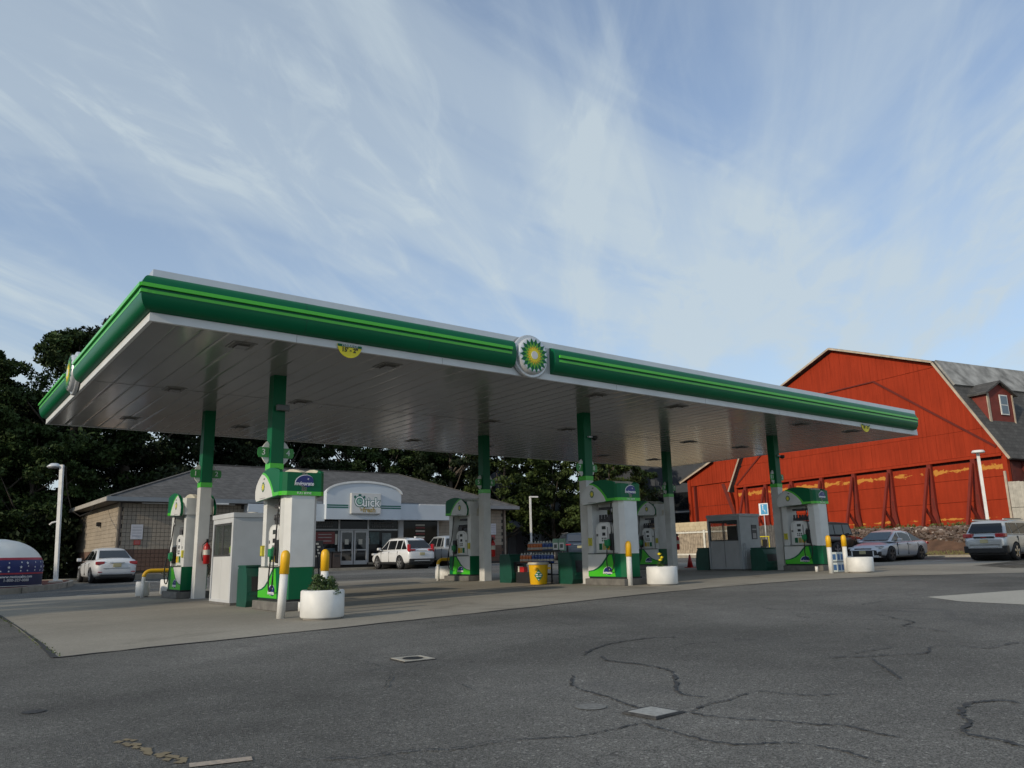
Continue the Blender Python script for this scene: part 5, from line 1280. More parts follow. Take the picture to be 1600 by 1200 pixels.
for k in range(46):
    a = R(-175+(k % 16)*12.2+q.uniform(-2, 2)); z = .53+.14*(k//16)+q.uniform(-.02, .02); s_ = q.choice([.03, .035, .055])
    pts = []
    for i in range(10):
        r = s_ if i % 2 == 0 else s_*.42; t__ = i*PI/5+PI/2; pts.append((r*math.cos(t__), r*math.sin(t__)))
    MB().prism(pts, 0, .004, lambda a_, b__, d, a=a, z=z: tuple(on_dome(a+a_/RX, z+b__, d))).build('star', textw, dome)
# seam on dome and lettering
MB().tube([on_dome(R(-152), z) for z in (.98, 1.1, 1.25, 1.38, 1.5, 1.6)], .012, 6).build('seam', M('seam_grey', (.25, .25, .25), .6), dome)
la = R(-68)
for txt, z, s_ in (('www.motocalm.com', .34, .13), ('1-800-327-0888', .22, .13)):
    o = text_obj(txt, s_, textw if z > .3 else M('lettering_pale', (.6, .6, .6), .5), dome, Matrix.Identity(4), .002, .002)
    for v in o.data.vertices:
        p = on_dome(la+v.co.x/RX, z+v.co.y, .004+v.co.z); v.co = p
def light_pole(x, y, h, label, head='disc', rz=0, r=.065):
    t_ = thing('lamp_post', (x, y, gz(x, y)), label, 'lamp post', rz)
    MB().lathe([(.26, 0), (.26, .22)], n=16).build('footing', kerbm, t_); MB().box(-.17, .17, -.17, .17, .22, .25).build('base_plate', white, t_)
    MB().box(-r, r, -r, r, .25, h).build('pole', white, t_)
    if head == 'disc': MB().lathe([(.02, .14), (.14, .13), (.26, .03), (.27, 0), (.24, -.03), (.02, -.04)], (-.30, 0, h-.06), 24).build('lamp_head', M('lamp_head_white', (.6, .62, .64), .3, metal=.2), t_)
    elif head == 'arm': MB().cbox(-.05, .62, -.13, .13, h-.02, h+.09, .02).build('lamp_head', white, t_)
    else: MB().lathe([(.30, 0), (.31, .05), (.26, .13), (.04, .15)], (-.2, 0, h-.04), 22).build('lamp_head', white, t_)
    return t_
pl_ = light_pole(2.2, 23.35, 4.80, 'white lamp post with round head beside the star dome', rz=R(-35))
pl_.rotation_euler = (0, R(-2.6), R(-35))
MB().lathe([(.23, 0), (.22, .01)], (-.30, 0, 4.80-.115), 24).build('lamp_lens', M('lens_grey', (.28, .3, .32), .3), pl_)
MB().tube([(0, 0, 2.55), (-.25, -.02, 2.50), (-.34, -.03, 2.42)], [.03, .035, .04], 8).build('side_camera', white, pl_)
light_pole(40.9, 4.75, 5.25, 'white lamp post with flat round head before the barn', 'flat', R(30), .07)
light_pole(35.4, 35, 4.7, 'white lamp post with short arm beyond the jug rack', 'arm', R(-20), .065)
cbw = catmull([(2.1, 23.4, 4.85), (2.7, 25.2, 3.2), (3.6, 28.5, 3.0), (5.0, 33.0, 3.85)], 8)
tag(MB().tube([(2.15, 23.4, 4.8), (2.5, 25, 3.95), (3.1, 27.5, 3.25), (3.8, 29.8, 3.15), (4.5, 31.5, 3.45), (4.95, 32.8, 3.95)], .02, 6).build('power_cable', black), 'thin dark cable sagging from the lamp post to the store eave', 'cable')
hb = thing('clipped_bush', (-1.9, 18.7, gz(-1.9, 18.7)+.15), 'small green bush at the left edge before the dome', 'bush'); mb = MB(); leaves(mb, 0, 0, .3, .55, .55, .32, 1300, .045, q); mb.build('foliage', M('bush_green', (.05, .08, .02), .7, var=.35), hb); MB().cyl((0, 0, 0), .04, .3, 8).build('stem', MATS['twig'], hb)

# ------------------------------------------------------------------ vehicles (local +X forward, origin at ground centre)
def wheel_meshes(r, w, rimmat, key):
    ty = MB().lathe([(r*.66, -w/2), (r*.93, -w/2), (r, -w*.36), (r, w*.36), (r*.93, w/2), (r*.66, w/2)], n=28, axis='y', cap=False).mesh('tyre', rubber)
    rm = MB()
    rm.lathe([(r*.68, -w*.30), (r*.62, -w*.44), (r*.64, -w*.46), (r*.68, -w*.46)], n=28, axis='y', cap=False)
    rm.lathe([(r*.15, -w*.44), (r*.13, -w*.36)], n=14, axis='y')
    for k in range(5):
        for dd in (-.14, .14):
            a = 2*PI*k/5+.3; rm.bar((0+.1*r*math.cos(a), -w*.41, .1*r*math.sin(a)), (r*.65*math.cos(a+dd), -w*.43, r*.65*math.sin(a+dd)), .035, .05)
    rmm = rm.mesh('rim', rimmat)
    dk = MB().lathe([(.01, -w*.28), (r*.67, -w*.28)], n=24, axis='y').mesh('brake_disc', black)
    return ty, rmm, dk
def make_car(name, loc, rz, label, S):
    t_ = thing(name, (loc[0], loc[1], gz(*loc)), label, S.get('cat', 'car'), rz)
    L, W, wb, r = S['L'], S['W'], S['wb'], S['r']; hw = W/2
    paint = S['paint']
    st_ = S['stations']       # (x, halfwidth factor, z shoulder, z crown, z bottom)
    sec = []
    for x, k, zs, zc, zb in st_:
        w = hw*k; zm = zb+(zs-zb)*.5
        sec.append([(x, 0, zb), (x, w*.80, zb), (x, w*.96, zb+.08), (x, w, zm), (x, w*.985, zs-.10), (x, w*.90, zs), (x, w*.5, zc), (x, 0, zc+.005)])
    bm = bmesh.new(); rows_ = []
    for s in sec:
        full = s+[(a, -b_, c) for a, b_, c in s[-2:0:-1]]
        rows_.append([bm.verts.new(p) for p in full])
    n_ = len(rows_[0])
    for a, b_ in zip(rows_, rows_[1:]):
        for i in range(n_): bm.faces.new((a[i], a[(i+1) % n_], b_[(i+1) % n_], b_[i]))
    bm.faces.new(rows_[0][::-1]); bm.faces.new(rows_[-1])
    bmesh.ops.recalc_face_normals(bm, faces=bm.faces[:])
    me = bpy.data.meshes.new('body'); bm.to_mesh(me); bm.free(); me.materials.append(paint)
    tmp = bpy.data.objects.new('tmp', me); COL.objects.link(tmp)
    ss = tmp.modifiers.new('s', 'SUBSURF'); ss.levels = 2; ss.render_levels = 2
    cut = MB()
    for x in (wb/2, -wb/2): cut.cyl((x+S.get('wx', 0), -W, r*1.0), r*1.17, W*2, 28, 'y')
    cme = cut.mesh('cut', black); co = bpy.data.objects.new('cut', cme); COL.objects.link(co)
    bo = tmp.modifiers.new('b', 'BOOLEAN'); bo.object = co; bo.operation = 'DIFFERENCE'; bo.solver = 'EXACT'
    C.view_layer.update()
    me2 = bpy.data.meshes.new_from_object(tmp.evaluated_get(C.evaluated_depsgraph_get()))
    bpy.data.objects.remove(tmp); bpy.data.objects.remove(co)
    me2.materials.clear(); me2.materials.append(paint)
    for p in me2.polygons: p.material_index = 0; p.use_smooth = True
    try: me2.set_sharp_from_angle(angle=R(62))
    except Exception: pass
    body = link('body', me2, t_)
    # wheel wells
    ww = MB()
    for x in (wb/2, -wb/2): ww.lathe([(r*1.16, -hw*.78), (r*1.16, hw*.78)], (x+S.get('wx', 0), 0, r), 24, 'y')
    ww.box(-L*.47, L*.47, -hw*.8, hw*.8, S['zb']-.02, S['zb']+.08)
    ww.build('underbody', black, t_)
    ty, rm, dk = wheel_meshes(r, .22, S.get('rim', alu), name)
    for x in (wb/2, -wb/2):
        for sd in (-1, 1):
            w_ = link('wheel', ty, t_, (x+S.get('wx', 0), sd*(hw-.12), r), (0, 0, 0 if sd < 0 else PI)); link('rim', rm, w_); link('brake_disc', dk, w_)
    # greenhouse(s)
    for G_ in S['cabins']:
        xA, xB, xC, xD = G_['x']; zb_, zr = G_['z']; yb, yr = G_['y'][0]*hw, G_['y'][1]*hw
        P8 = [(xA, yb, zb_), (xB, yr, zr), (xC, yr, zr), (xD, yb, zb_)]
        bm = bmesh.new()
        xm = (xB+xC)/2
        ring = [(xA, zb_, yb), (xB, zr-.03, yr), (xm, zr+.01, yr*1.0), (xC, zr-.04, yr*.99), (xD, zb_, yb)]
        vv = []
        for x, z, y in ring: vv.append([bm.verts.new((x, y, z)), bm.verts.new((x-.03*(0 if z > zb_+.1 else 0), y*.5, z+(.035 if z > zb_+.1 else 0.0))), bm.verts.new((x, 0, z+(.045 if z > zb_+.1 else 0))), bm.verts.new((x, -y*.5, z+(.035 if z > zb_+.1 else 0))), bm.verts.new((x, -y, z))])
        for a, b_ in zip(vv, vv[1:]):
            for i in range(4): bm.faces.new((a[i], a[i+1], b_[i+1], b_[i]))
        bm.faces.new([v[0] for v in vv]); bm.faces.new([v[4] for v in vv][::-1]); bm.faces.new([vv[0][i] for i in range(5)]+[vv[-1][i] for i in range(4, -1, -1)])
        bmesh.ops.recalc_face_normals(bm, faces=bm.faces[:])
        es = [e for e in bm.edges if len(e.link_faces) == 2 and e.calc_face_angle(0) > R(25) and max(v.co.z for v in e.verts) > zb_+.05]
        bmesh.ops.bevel(bm, geom=es, offset=.045, segments=3, affect='EDGES', profile=.6)
        mb = MB(); mb.bm(bm, True); cab = mb.build('cabin', G_.get('mat', paint), t_)
        try: cab.data.set_sharp_from_angle(angle=R(60))
        except Exception: pass
        # side windows
        gm = G_.get('glass', winglass)
        def side_pt(x, v, sd, off=.010):
            y = yb+(yr-yb)*v; z = zb_+(zr-.03-zb_)*v; nrm = Vector((0, (zr-zb_), (yb-yr))).normalized()
            return (x, sd*(y+off*nrm.y), z+off*nrm.z)
        v0, v1 = .07, .86
        xf = lambda v: xA+(xB-xA)*v-.11-.04*v; xr = lambda v: xD+(xC-xD)*v+.12
        cuts = G_['cuts']
        for sd in (-1, 1):
            edges = ['f']+list(cuts)+['r']
            for a, b_ in zip(edges, edges[1:]):
                def ex(e, v, side): return (xf(v) if e == 'f' else xr(v) if e == 'r' else e-(.04 if side == 'a' else -.04))
                pts = []
                for v in (v0, v1): pts.append(side_pt(ex(a, v, 'a'), v, sd))
                for v in (v1, v0): pts.append(side_pt(ex(b_, v, 'b'), v, sd))
                if a == 'f' and b_ != 'r' and pts[0][0] < pts[3][0]+.05: continue
                MB().add(pts, [(0, 1, 2, 3)]).build('side_window', gm, cab)
        for nm, (xa, xb), on, sgx in (('windshield', (xA, xB), G_.get('front', True), 1), ('rear_window', (xD, xC), G_.get('rear', True), -1)):
            if not on: continue
            lo, hi = (.10, .84) if nm == 'windshield' else (.14, .80)
            def fp(v, u): 
                x = xa+(xb-xa)*v; z = zb_+(zr-.03-zb_)*v; w_ = (yb+(yr-yb)*v)*.86
                nrm = Vector((sgx*(zr-zb_), 0, abs(xa-xb))).normalized(); bow = .02*(1-u*u)
                return (x+nrm.x*.05, u*w_, z+nrm.z*.05)
            vs = []; N = 6
            for v in (lo, (lo+hi)/2, hi):
                for k in range(N+1): vs.append(fp(v, -1+2*k/N))
            if nm == 'rear_window' or True:
                fs = [(j*(N+1)+k, j*(N+1)+k+1, (j+1)*(N+1)+k+1, (j+1)*(N+1)+k) for j in range(2) for k in range(N)]
            MB().add(vs, fs).build(nm, G_.get('wsglass', gm) if nm == 'windshield' else gm, cab)
    for (nm, b6, mt, mir) in S['bits']:
        x0_, x1_, y0_, y1_, z0_, z1_ = b6
        for sd in ((-1, 1) if mir else (1,)):
            ya, yb_ = (y0_, y1_) if sd > 0 else (-y1_, -y0_)
            c_ = min(.025, (x1_-x0_)*.3, (yb_-ya)*.3, (z1_-z0_)*.3)
            MB().cbox(x0_, x1_, ya, yb_, z0_, z1_, max(.002, c_)).build(nm, mt, body)
    # door seams
    if S.get('seams'):
        for x in S['seams']:
            MB().box(x-.003, x+.003, hw*.955, hw*1.0+.003, S['zb']+.12, S['belt']-.08).box(x-.003, x+.003, -hw*1.0-.003, -hw*.955, S['zb']+.12, S['belt']-.08).build('door_seam', black, body)
        for x in S['seams'][:-1]:
            for sd in (-1, 1): MB().cbox(x-.30, x-.12, sd*(hw+.0)-.012, sd*(hw+.0)+.012, S['belt']-.16, S['belt']-.13, .005).build('door_handle', S.get('handle', paint), body)
    if 'mirror' in S:
        for sd in (-1, 1):
            MB().cbox(S['mirror'][0]-.07, S['mirror'][0]+.10, sd*(hw+.10)-.09, sd*(hw+.10)+.09, S['mirror'][1], S['mirror'][1]+.14, .03).build('mirror', S.get('mirmat', paint), body)
            MB().bar((S['mirror'][0], sd*(hw-.12), S['mirror'][1]+.03), (S['mirror'][0], sd*(hw+.04), S['mirror'][1]+.05), .04).build('mirror_arm', black, body)
    return t_
cwhite = M('car_white', (.66, .67, .68), .28, var=.02, coat=.5); csilver = M('car_silver', (.50, .52, .53), .3, metal=.6, var=.03, coat=.5)
cgrey = M('car_pale_blue_grey', (.47, .49, .53), .3, metal=.3, var=.03, coat=.6); cblack = M('car_black', (.012, .013, .015), .3, var=.1, coat=.5); cnavy = M('car_navy', (.02, .03, .05), .3, var=.1, coat=.6)
tail = M('tail_lamp_red', (.35, .008, .015), .15, var=.1, coat=.6); lampc = M('lamp_clear', (.5, .52, .55), .12, var=.05, coat=.5); plate = M('number_plate', (.42, .38, .22), .5, var=.1); chrome = M('chrome', (.6, .6, .62), .12, metal=1, var=.02)
rimdark = M('rim_dark', (.10, .10, .11), .3, metal=.7, var=.1)
wsblue = glass('windshield_glass', (.05, .07, .08), .03)
def sedan_st(L, zb=.20):
    h = L/2
    return [(-h, .70, .72, .74, .42), (-h+.06, .86, .90, .97, .30), (-h+.35, .95, 1.0, 1.06, .22), (-h+.9, .99, .98, 1.03, zb), (-.9, 1.0, .95, .97, zb), (0, 1.0, .93, .95, zb), (.75, 1.0, .90, .95, zb), (h-1.1, .985, .84, .93, zb), (h-.45, .93, .74, .82, .22), (h-.10, .82, .64, .70, .28), (h, .66, .52, .56, .36)]
def plates(xe, z, sg, extra=()): return [('number_plate', (xe-.012, xe+.012, -.16, .16, z, z+.15), plate, False)]+list(extra)
# white sedan behind the mulch island, tail to us
make_car('white_sedan', (4.62, 27.0), R(90), 'white sedan seen from behind, parked left of the store', dict(L=4.64, W=1.78, wb=2.70, r=.315, zb=.20, belt=.93, paint=cwhite, stations=sedan_st(4.64),
  cabins=[dict(x=(1.30, .40, -.80, -1.82), z=(.92, 1.455), y=(.85, .61), cuts=(.30, -.65))],
  bits=[('tail_lamp', (-2.29, -2.02, .48, .80, .76, .90), tail, True), ('bumper_recess', (-2.30, -2.15, -.62, .62, .22, .36), black, False), ('boot_chrome', (-2.345, -2.30, -.30, .30, .83, .855), chrome, False), ('boot_seam', (-2.325, -2.29, -.52, .52, .60, .612), black, False),
        ('headlamp', (2.0, 2.2, .5, .78, .58, .70), lampc, True), ('reflector', (-2.30, -2.20, .55, .72, .44, .48), tail, True)]+plates(-2.335, .66, -1), seams=(.85, -.10, -1.05), mirror=(.75, .92), rim=alu))
# white SUV before the store doors
def suv_st(L, zb=.24, hood=1.02, belt=1.06, rear=1.08):
    h = L/2
    return [(-h, .78, .80, .84, .44), (-h+.06, .90, rear-.04, rear, .36), (-h+.3, .97, rear, rear+.02, .27), (-h+1.0, 1.0, belt, belt+.03, zb), (0, 1.0, belt-.02, belt+.01, zb), (.75, 1.0, belt-.04, belt, zb), (h-1.05, .985, hood-.06, hood+.02, zb), (h-.4, .93, hood-.16, hood-.06, .27), (h-.08, .84, hood-.28, hood-.20, .34), (h, .70, hood-.42, hood-.36, .44)]
wsuv = make_car('white_suv', (19.35, 26.4), R(90), 'white compact SUV parked before the store entrance', dict(L=4.6, W=1.85, wb=2.66, r=.36, zb=.26, belt=1.05, paint=cwhite, stations=suv_st(4.6), cat='suv',
  cabins=[dict(x=(1.18, .40, -1.42, -2.16), z=(1.03, 1.69), y=(.88, .66), cuts=(.25, -.70, -1.35))],
  bits=[('tail_lamp', (-2.25, -2.02, .70, .815, .92, 1.34), tail, True), ('tail_lamp_bar', (-2.29, -2.12, .42, .80, .98, 1.08), tail, True), ('lower_cladding', (-2.31, -2.18, -.78, .78, .34, .56), black, False), ('sill_cladding', (-.9, .9, .88, .935, .27, .40), black, True), ('skid_trim', (-2.325, -2.30, -.5, .5, .43, .47), alu, False), ('headlamp', (1.9, 2.18, .58, .82, .78, .90), lampc, True),
        ('chrome_strip', (-2.315, -2.28, -.35, .35, 1.0, 1.03), chrome, False), ('roof_fin', (-1.6, -1.42, -.02, .02, 1.70, 1.78), cwhite, False), ('roof_rail', (-1.5, .3, .56, .60, 1.68, 1.73), alu, True)]+plates(-2.315, .74, -1), seams=(.82, -.12, -1.1), mirror=(.85, 1.06), rim=alu))
wsuv.scale = (.96, .96, .96)
# silver pickup beside it
make_car('silver_pickup', (22.55, 26.5), R(90), 'silver pickup truck half hidden by the middle rear pump', dict(L=5.3, W=1.88, wb=3.2, r=.38, zb=.34, belt=1.10, paint=csilver, cat='pickup',
  stations=[(-2.65, .90, 1.02, 1.03, .50), (-2.60, .96, 1.08, 1.09, .44), (-2.2, .99, 1.10, 1.10, .38), (-.4, 1.0, 1.10, 1.10, .34), (.6, 1.0, 1.08, 1.10, .34), (1.5, .98, 1.02, 1.08, .34), (2.3, .93, .94, 1.02, .38), (2.6, .86, .80, .86, .44), (2.65, .78, .70, .74, .50)],
  cabins=[dict(x=(1.30, .70, -.55, -.72), z=(1.08, 1.72), y=(.88, .70), cuts=(.15, -.35))],
  bits=[('bed_cover', (-2.55, -.80, -.78, .78, 1.09, 1.12), M('bed_dark', (.05, .05, .055), .6), False), ('tail_lamp', (-2.67, -2.55, .74, .90, .75, 1.05), tail, True), ('bumper', (-2.78, -2.62, -.88, .88, .48, .62), rimdark, False), ('tailgate_panel', (-2.665, -2.64, -.70, .70, .68, 1.02), M('tailgate_grey', (.16, .17, .18), .4), False)]+plates(-2.785, .50, -1), seams=(1.0, .05, -.6), mirror=(1.05, 1.12), mirmat=black))
# pale sedan at the right
make_car('silver_sedan', (35.95, 7.45), R(180), 'pale blue grey sedan with black grille facing left, before the barn', dict(L=4.88, W=1.84, wb=2.82, r=.335, zb=.19, belt=.93, paint=cgrey, stations=sedan_st(4.88, .19),
  cabins=[dict(x=(1.38, .38, -.80, -2.02), z=(.91, 1.445), y=(.87, .64), cuts=(.30, -.75), wsglass=wsblue)],
  bits=[('grille', (2.30, 2.465, -.66, .66, .27, .52), black, False), ('grille_bar', (2.44, 2.475, -.62, .62, .515, .535), chrome, False), ('upper_grille', (2.30, 2.42, -.42, .42, .56, .62), black, False), ('headlamp', (2.02, 2.27, .50, .80, .60, .68), lampc, True), ('headlamp_lid', (1.98, 2.25, .52, .83, .685, .70), black, True), ('side_intake', (2.20, 2.34, .60, .80, .30, .46), black, True), ('air_blade', (2.38, 2.475, .50, .56, .26, .50), cwhite, True), ('air_blade_foot', (2.36, 2.475, .50, .74, .24, .28), cwhite, True), ('front_lip', (2.2, 2.45, -.75, .75, .19, .24), cgrey, False), ('emblem_bar', (2.43, 2.46, -.07, .07, .60, .64), chrome, False), ('tail_lamp', (-2.42, -2.2, .5, .84, .78, .90), tail, True), ('boot_lip', (-2.4, -2.2, -.7, .7, 1.02, 1.05), black, False)]+plates(2.46, .36, 1), seams=(.85, -.15, -1.15), mirror=(.78, .93), rim=rimdark))
# silver SUV at the right edge
make_car('silver_suv', (37.0, 2.50), 0, 'silver SUV seen from behind at the right edge, before the tall fence', dict(L=4.71, W=1.85, wb=2.86, r=.365, zb=.26, belt=1.10, paint=csilver, stations=suv_st(4.71, .26, 1.06, 1.10, 1.10), cat='suv',
  cabins=[dict(x=(1.25, .50, -1.75, -2.16), z=(1.08, 1.70), y=(.90, .72), cuts=(.30, -.65, -1.45))],
  bits=[('tail_lamp', (-2.34, -2.06, .46, .855, .98, 1.14), tail, True), ('lower_bumper', (-2.36, -2.2, -.74, .74, .32, .52), black, False), ('bumper_corner', (-2.33, -2.1, .58, .88, .32, .62), black, True), ('chrome_strip', (-2.37, -2.33, -.42, .42, .95, 1.02), black, False), ('red_badge', (-2.385, -2.36, -.12, .12, .965, 1.0), tail, False), ('skid_trim', (-2.375, -2.35, -.55, .55, .54, .57), chrome, False), ('bumper_seam', (-2.37, -2.33, -.6, .6, .655, .67), black, False), ('roof_rail', (-1.7, .4, .60, .64, 1.71, 1.77), csilver, True), ('roof_rail_top', (-1.5, .2, .605, .635, 1.765, 1.80), black, True)]+plates(-2.375, .74, -1), seams=(.85, -.10, -1.15), mirror=(.95, 1.10), mirmat=black, rim=chrome))
# black jeep-like
make_car('black_offroader', (36.0, 10.35), 0, 'black boxy off-road car with soft top beside the pale sedan', dict(L=4.3, W=1.87, wb=2.5, r=.42, zb=.42, belt=1.18, paint=cblack, cat='off-road car',
  stations=[(-2.1, .82, 1.16, 1.18, .55), (-2.05, .84, 1.18, 1.19, .50), (-1.0, .86, 1.18, 1.19, .45), (0, .86, 1.17, 1.18, .44), (.55, .84, 1.15, 1.17, .44), (.8, .76, 1.10, 1.16, .46), (1.7, .64, 1.06, 1.12, .50), (2.05, .60, 1.0, 1.05, .55), (2.1, .58, .9, .95, .6)],
  cabins=[dict(x=(.62, .42, -2.0, -2.06), z=(1.17, 1.82), y=(.80, .72), cuts=(-.30, -1.1), mat=M('soft_top', (.03, .03, .032), .8, bump=.2))],
  bits=[('fender', (-1.75, -.75, .72, .94, .86, .95), black, True), ('fender_front', (.75, 1.8, .60, .94, .86, .95), black, True), ('spare_wheel', (-2.35, -2.1, -.36, .36, .75, 1.45), rubber, False), ('tail_lamp', (-2.12, -2.06, .66, .78, .85, 1.05), tail, True), ('bumper', (-2.3, -2.1, -.8, .8, .5, .62), black, False)], seams=(.5, -.45), mirror=(.5, 1.2), mirmat=black, rim=alu))
make_car('dark_suv', (33.0, 27.6), R(60), 'dark navy SUV seen from behind, parked beyond the jug rack', dict(L=4.9, W=1.9, wb=2.9, r=.37, zb=.26, belt=1.12, paint=cnavy, stations=suv_st(4.9, .26, 1.08, 1.12, 1.12), cat='suv',
  cabins=[dict(x=(1.25, .50, -1.75, -2.25), z=(1.10, 1.74), y=(.88, .68), cuts=(.30, -.65, -1.45), glass=glass('suv_glass', (.05, .06, .08), .05))],
  bits=[('tail_lamp', (-2.44, -2.2, .55, .90, .96, 1.05), tail, True), ('chrome_strip', (-2.47, -2.43, -.40, .40, 1.0, 1.04), chrome, False), ('lower_bumper', (-2.46, -2.3, -.74, .74, .32, .5), black, False), ('roof_rail', (-1.7, .4, .58, .62, 1.75, 1.80), alu, True)]+plates(-2.465, .78, -1), seams=(.85, -.10), mirror=(.95, 1.12)))
make_car('black_pickup', (37.2, 31.5), R(65), 'black pickup truck beyond the dark SUV', dict(L=5.6, W=1.95, wb=3.4, r=.40, zb=.4, belt=1.22, paint=cblack, cat='pickup',
  stations=[(-2.8, .90, 1.16, 1.17, .55), (-2.72, .96, 1.22, 1.22, .48), (-.4, 1.0, 1.22, 1.22, .42), (.8, 1.0, 1.2, 1.22, .42), (2.3, .94, 1.08, 1.16, .44), (2.75, .86, .9, .98, .5), (2.8, .8, .8, .85, .55)],
  cabins=[dict(x=(1.35, .80, -.95, -1.1), z=(1.20, 1.88), y=(.88, .70), cuts=(.15,))], bits=[('tail_lamp', (-2.82, -2.7, .74, .92, .85, 1.15), tail, True)], seams=(1.0, 0), mirror=(1.1, 1.22)))
# ride-on mower
mw = thing('riding_mower', (34.2, 13.9, gz(34, 13.9)), 'red riding mower with yellow parts beside the dark fence', 'mower', rz=R(150))
mg_ = M('mower_red', (.30, .02, .015), .4, var=.1)
MB().cbox(.1, .85, -.26, .26, .38, .85, .06).build('bonnet', mg_, mw); MB().cbox(-.75, .12, -.40, .40, .36, .50, .04).build('chassis', mg_, mw)
MB().cbox(-.50, -.1, -.24, .24, .55, .66, .04).cbox(-.58, -.48, -.24, .24, .60, 1.0, .04).build('seat', black, mw); MB().cbox(-.55, .35, -.55, .55, .14, .30, .04).build('cutting_deck', black, mw)
MB().cbox(-.62, -.25, -.46, .46, 1.12, 1.17, .02).box(-.60, -.57, -.44, -.41, .5, 1.12).box(-.60, -.57, .41, .44, .5, 1.12).build('yellow_canopy', brightyel, mw); MB().cbox(.2, .75, .27, .30, .45, .60, .01).build('yellow_stripe', brightyel, mw)
MB().lathe([(.15, 0), (.17, .015), (.15, .03)], (.08, 0, .98), 16).tube([(.2, 0, .8), (.08, 0, .98)], .02, 6).build('steering_wheel', black, mw)
for x, r in ((.6, .2), (-.45, .28)):
    for sd in (-1, 1): MB().lathe([(r*.4, -.09), (r, -.08), (r, .08), (r*.4, .09)], (x, sd*.48, r), 18, 'y').build('wheel', rubber, mw)
cone(35.0, 12.5, 'orange traffic cone beside the riding mower', M('cone_orange', (.5, .12, .03), .6), .7)

# ------------------------------------------------------------------ trees
nr = np.random.default_rng(11)
def leaf_mesh(name, clumps, per, s, mat, flat=.6):
    """clumps: array (n,4) x,y,z,r ; returns a mesh of diamond leaves"""
    n = len(clumps)*per
    c = np.repeat(clumps, per, axis=0)
    d = nr.normal(size=(n, 3)); d /= np.linalg.norm(d, axis=1)[:, None]
    rad = nr.random(n)**.45
    P = c[:, :3]+d*(c[:, 3]*rad)[:, None]*np.array([1, 1, flat])
    e = nr.normal(size=(n, 3)); e /= np.linalg.norm(e, axis=1)[:, None]
    up = nr.normal(size=(n, 3))*.7+np.array([0, 0, .8]); f_ = np.cross(e, up); f_ /= np.linalg.norm(f_, axis=1)[:, None]
    L = s*nr.uniform(.6, 1.35, n)[:, None]
    V = np.stack([P-e*L, P-f_*L*.5, P+e*L, P+f_*L*.5], 1).reshape(-1, 3)
    me = bpy.data.meshes.new(name); me.vertices.add(4*n); me.vertices.foreach_set('co', V.ravel().astype(np.float32))
    me.loops.add(4*n); me.loops.foreach_set('vertex_index', np.arange(4*n, dtype=np.int32)); me.polygons.add(n); me.polygons.foreach_set('loop_start', np.arange(0, 4*n, 4, dtype=np.int32))
    try: me.polygons.foreach_set('loop_total', np.full(n, 4, dtype=np.int32))
    except Exception: pass
    me.materials.append(mat); me.update(calc_edges=True); me.validate(); return me
def tree_protos(h, rad, base, seed, mat, barkm, per=150, nc=110, s=.16, form='round'):
    q = random.Random(seed); cl = []
    while len(cl) < nc:
        u = q.random(); a = q.uniform(0, 2*PI)
        if form == 'cone': w = rad*(1-u)**.75*(.55+.45*math.sin(min(1, u*6)*PI/2))
        else: w = rad*math.sqrt(max(0, 1-(2*u-.85)**2/1.35))*(1+.18*math.sin(3*a+seed))
        rr_ = w*(.35+.65*q.random()**.5)
        z = base+(h-base)*u
        r0 = rad*q.uniform(.16, .30)*(1-.35*u)
        cl.append((rr_*math.cos(a), rr_*math.sin(a), z, r0))
    cl.append((0, 0, h-.3, rad*.16)); cl = np.array(cl)
    crown = leaf_mesh('crown', cl, per, s, mat)
    tk = MB(); pts = [(0, 0, -.3), (.05, .02, h*.2), (-.06, .08, h*.45), (.04, -.04, h*.7), (0, 0, h*.93)]
    tk.tube(pts, [.026*h*.9, .021*h*.9, .016*h*.9, .009*h, .003*h], 9)
    for k in range(13):
        c = cl[q.randrange(nc)]; z0_ = max(base*.7, c[2]-q.uniform(1, 2.6)*rad*.35); z0_ = min(z0_, h*.8)
        tk.tube([(0, 0, z0_), (c[0]*.45, c[1]*.45, z0_+(c[2]-z0_)*.4), (c[0]*.92, c[1]*.92, c[2])], [.008*h, .005*h, .0018*h], 6)
    return crown, tk.mesh('trunk', barkm)
bark = M('bark', (.085, .07, .055), .95, var=.3, scale=5, bump=.8, bscale=14)
def leafmat(name, c, v=.45):
    m = M(name, c, .65, var=v, scale=.7, spec=.2); t, b = NT(m)
    oi = t.nodes.new('ShaderNodeObjectInfo'); return m
lm_dark = leafmat('leaf_dark', (.015, .025, .009)); lm_mid = leafmat('leaf_mid', (.030, .052, .014)); lm_lit = leafmat('leaf_bright', (.046, .068, .017))  # greens run dark to lit, putting tree shade and sunlight into leaf colour
protos = [tree_protos(14, 4.6, 2.6, 1, lm_dark, bark, 290, 130, .135), tree_protos(13, 4.2, 2.0, 2, lm_mid, bark, 300, 120, .125), tree_protos(9.5, 3.4, 2.2, 3, lm_lit, bark, 190, 100, .14), tree_protos(12, 3.6, 1.0, 4, lm_dark, bark, 280, 120, .12, 'cone'), tree_protos(11, 4.0, 1.6, 5, lm_mid, bark, 190, 120, .15)]
def tree(k, x, y, s, label, rz=0, grp='trees around the store', z=None):
    t_ = thing('tree', (x, y, gz(x, y) if z is None else z), label, 'tree', rz, grp)
    t_.scale = (s, s, s)
    link('crown', protos[k][0], t_); link('trunk', protos[k][1], t_)
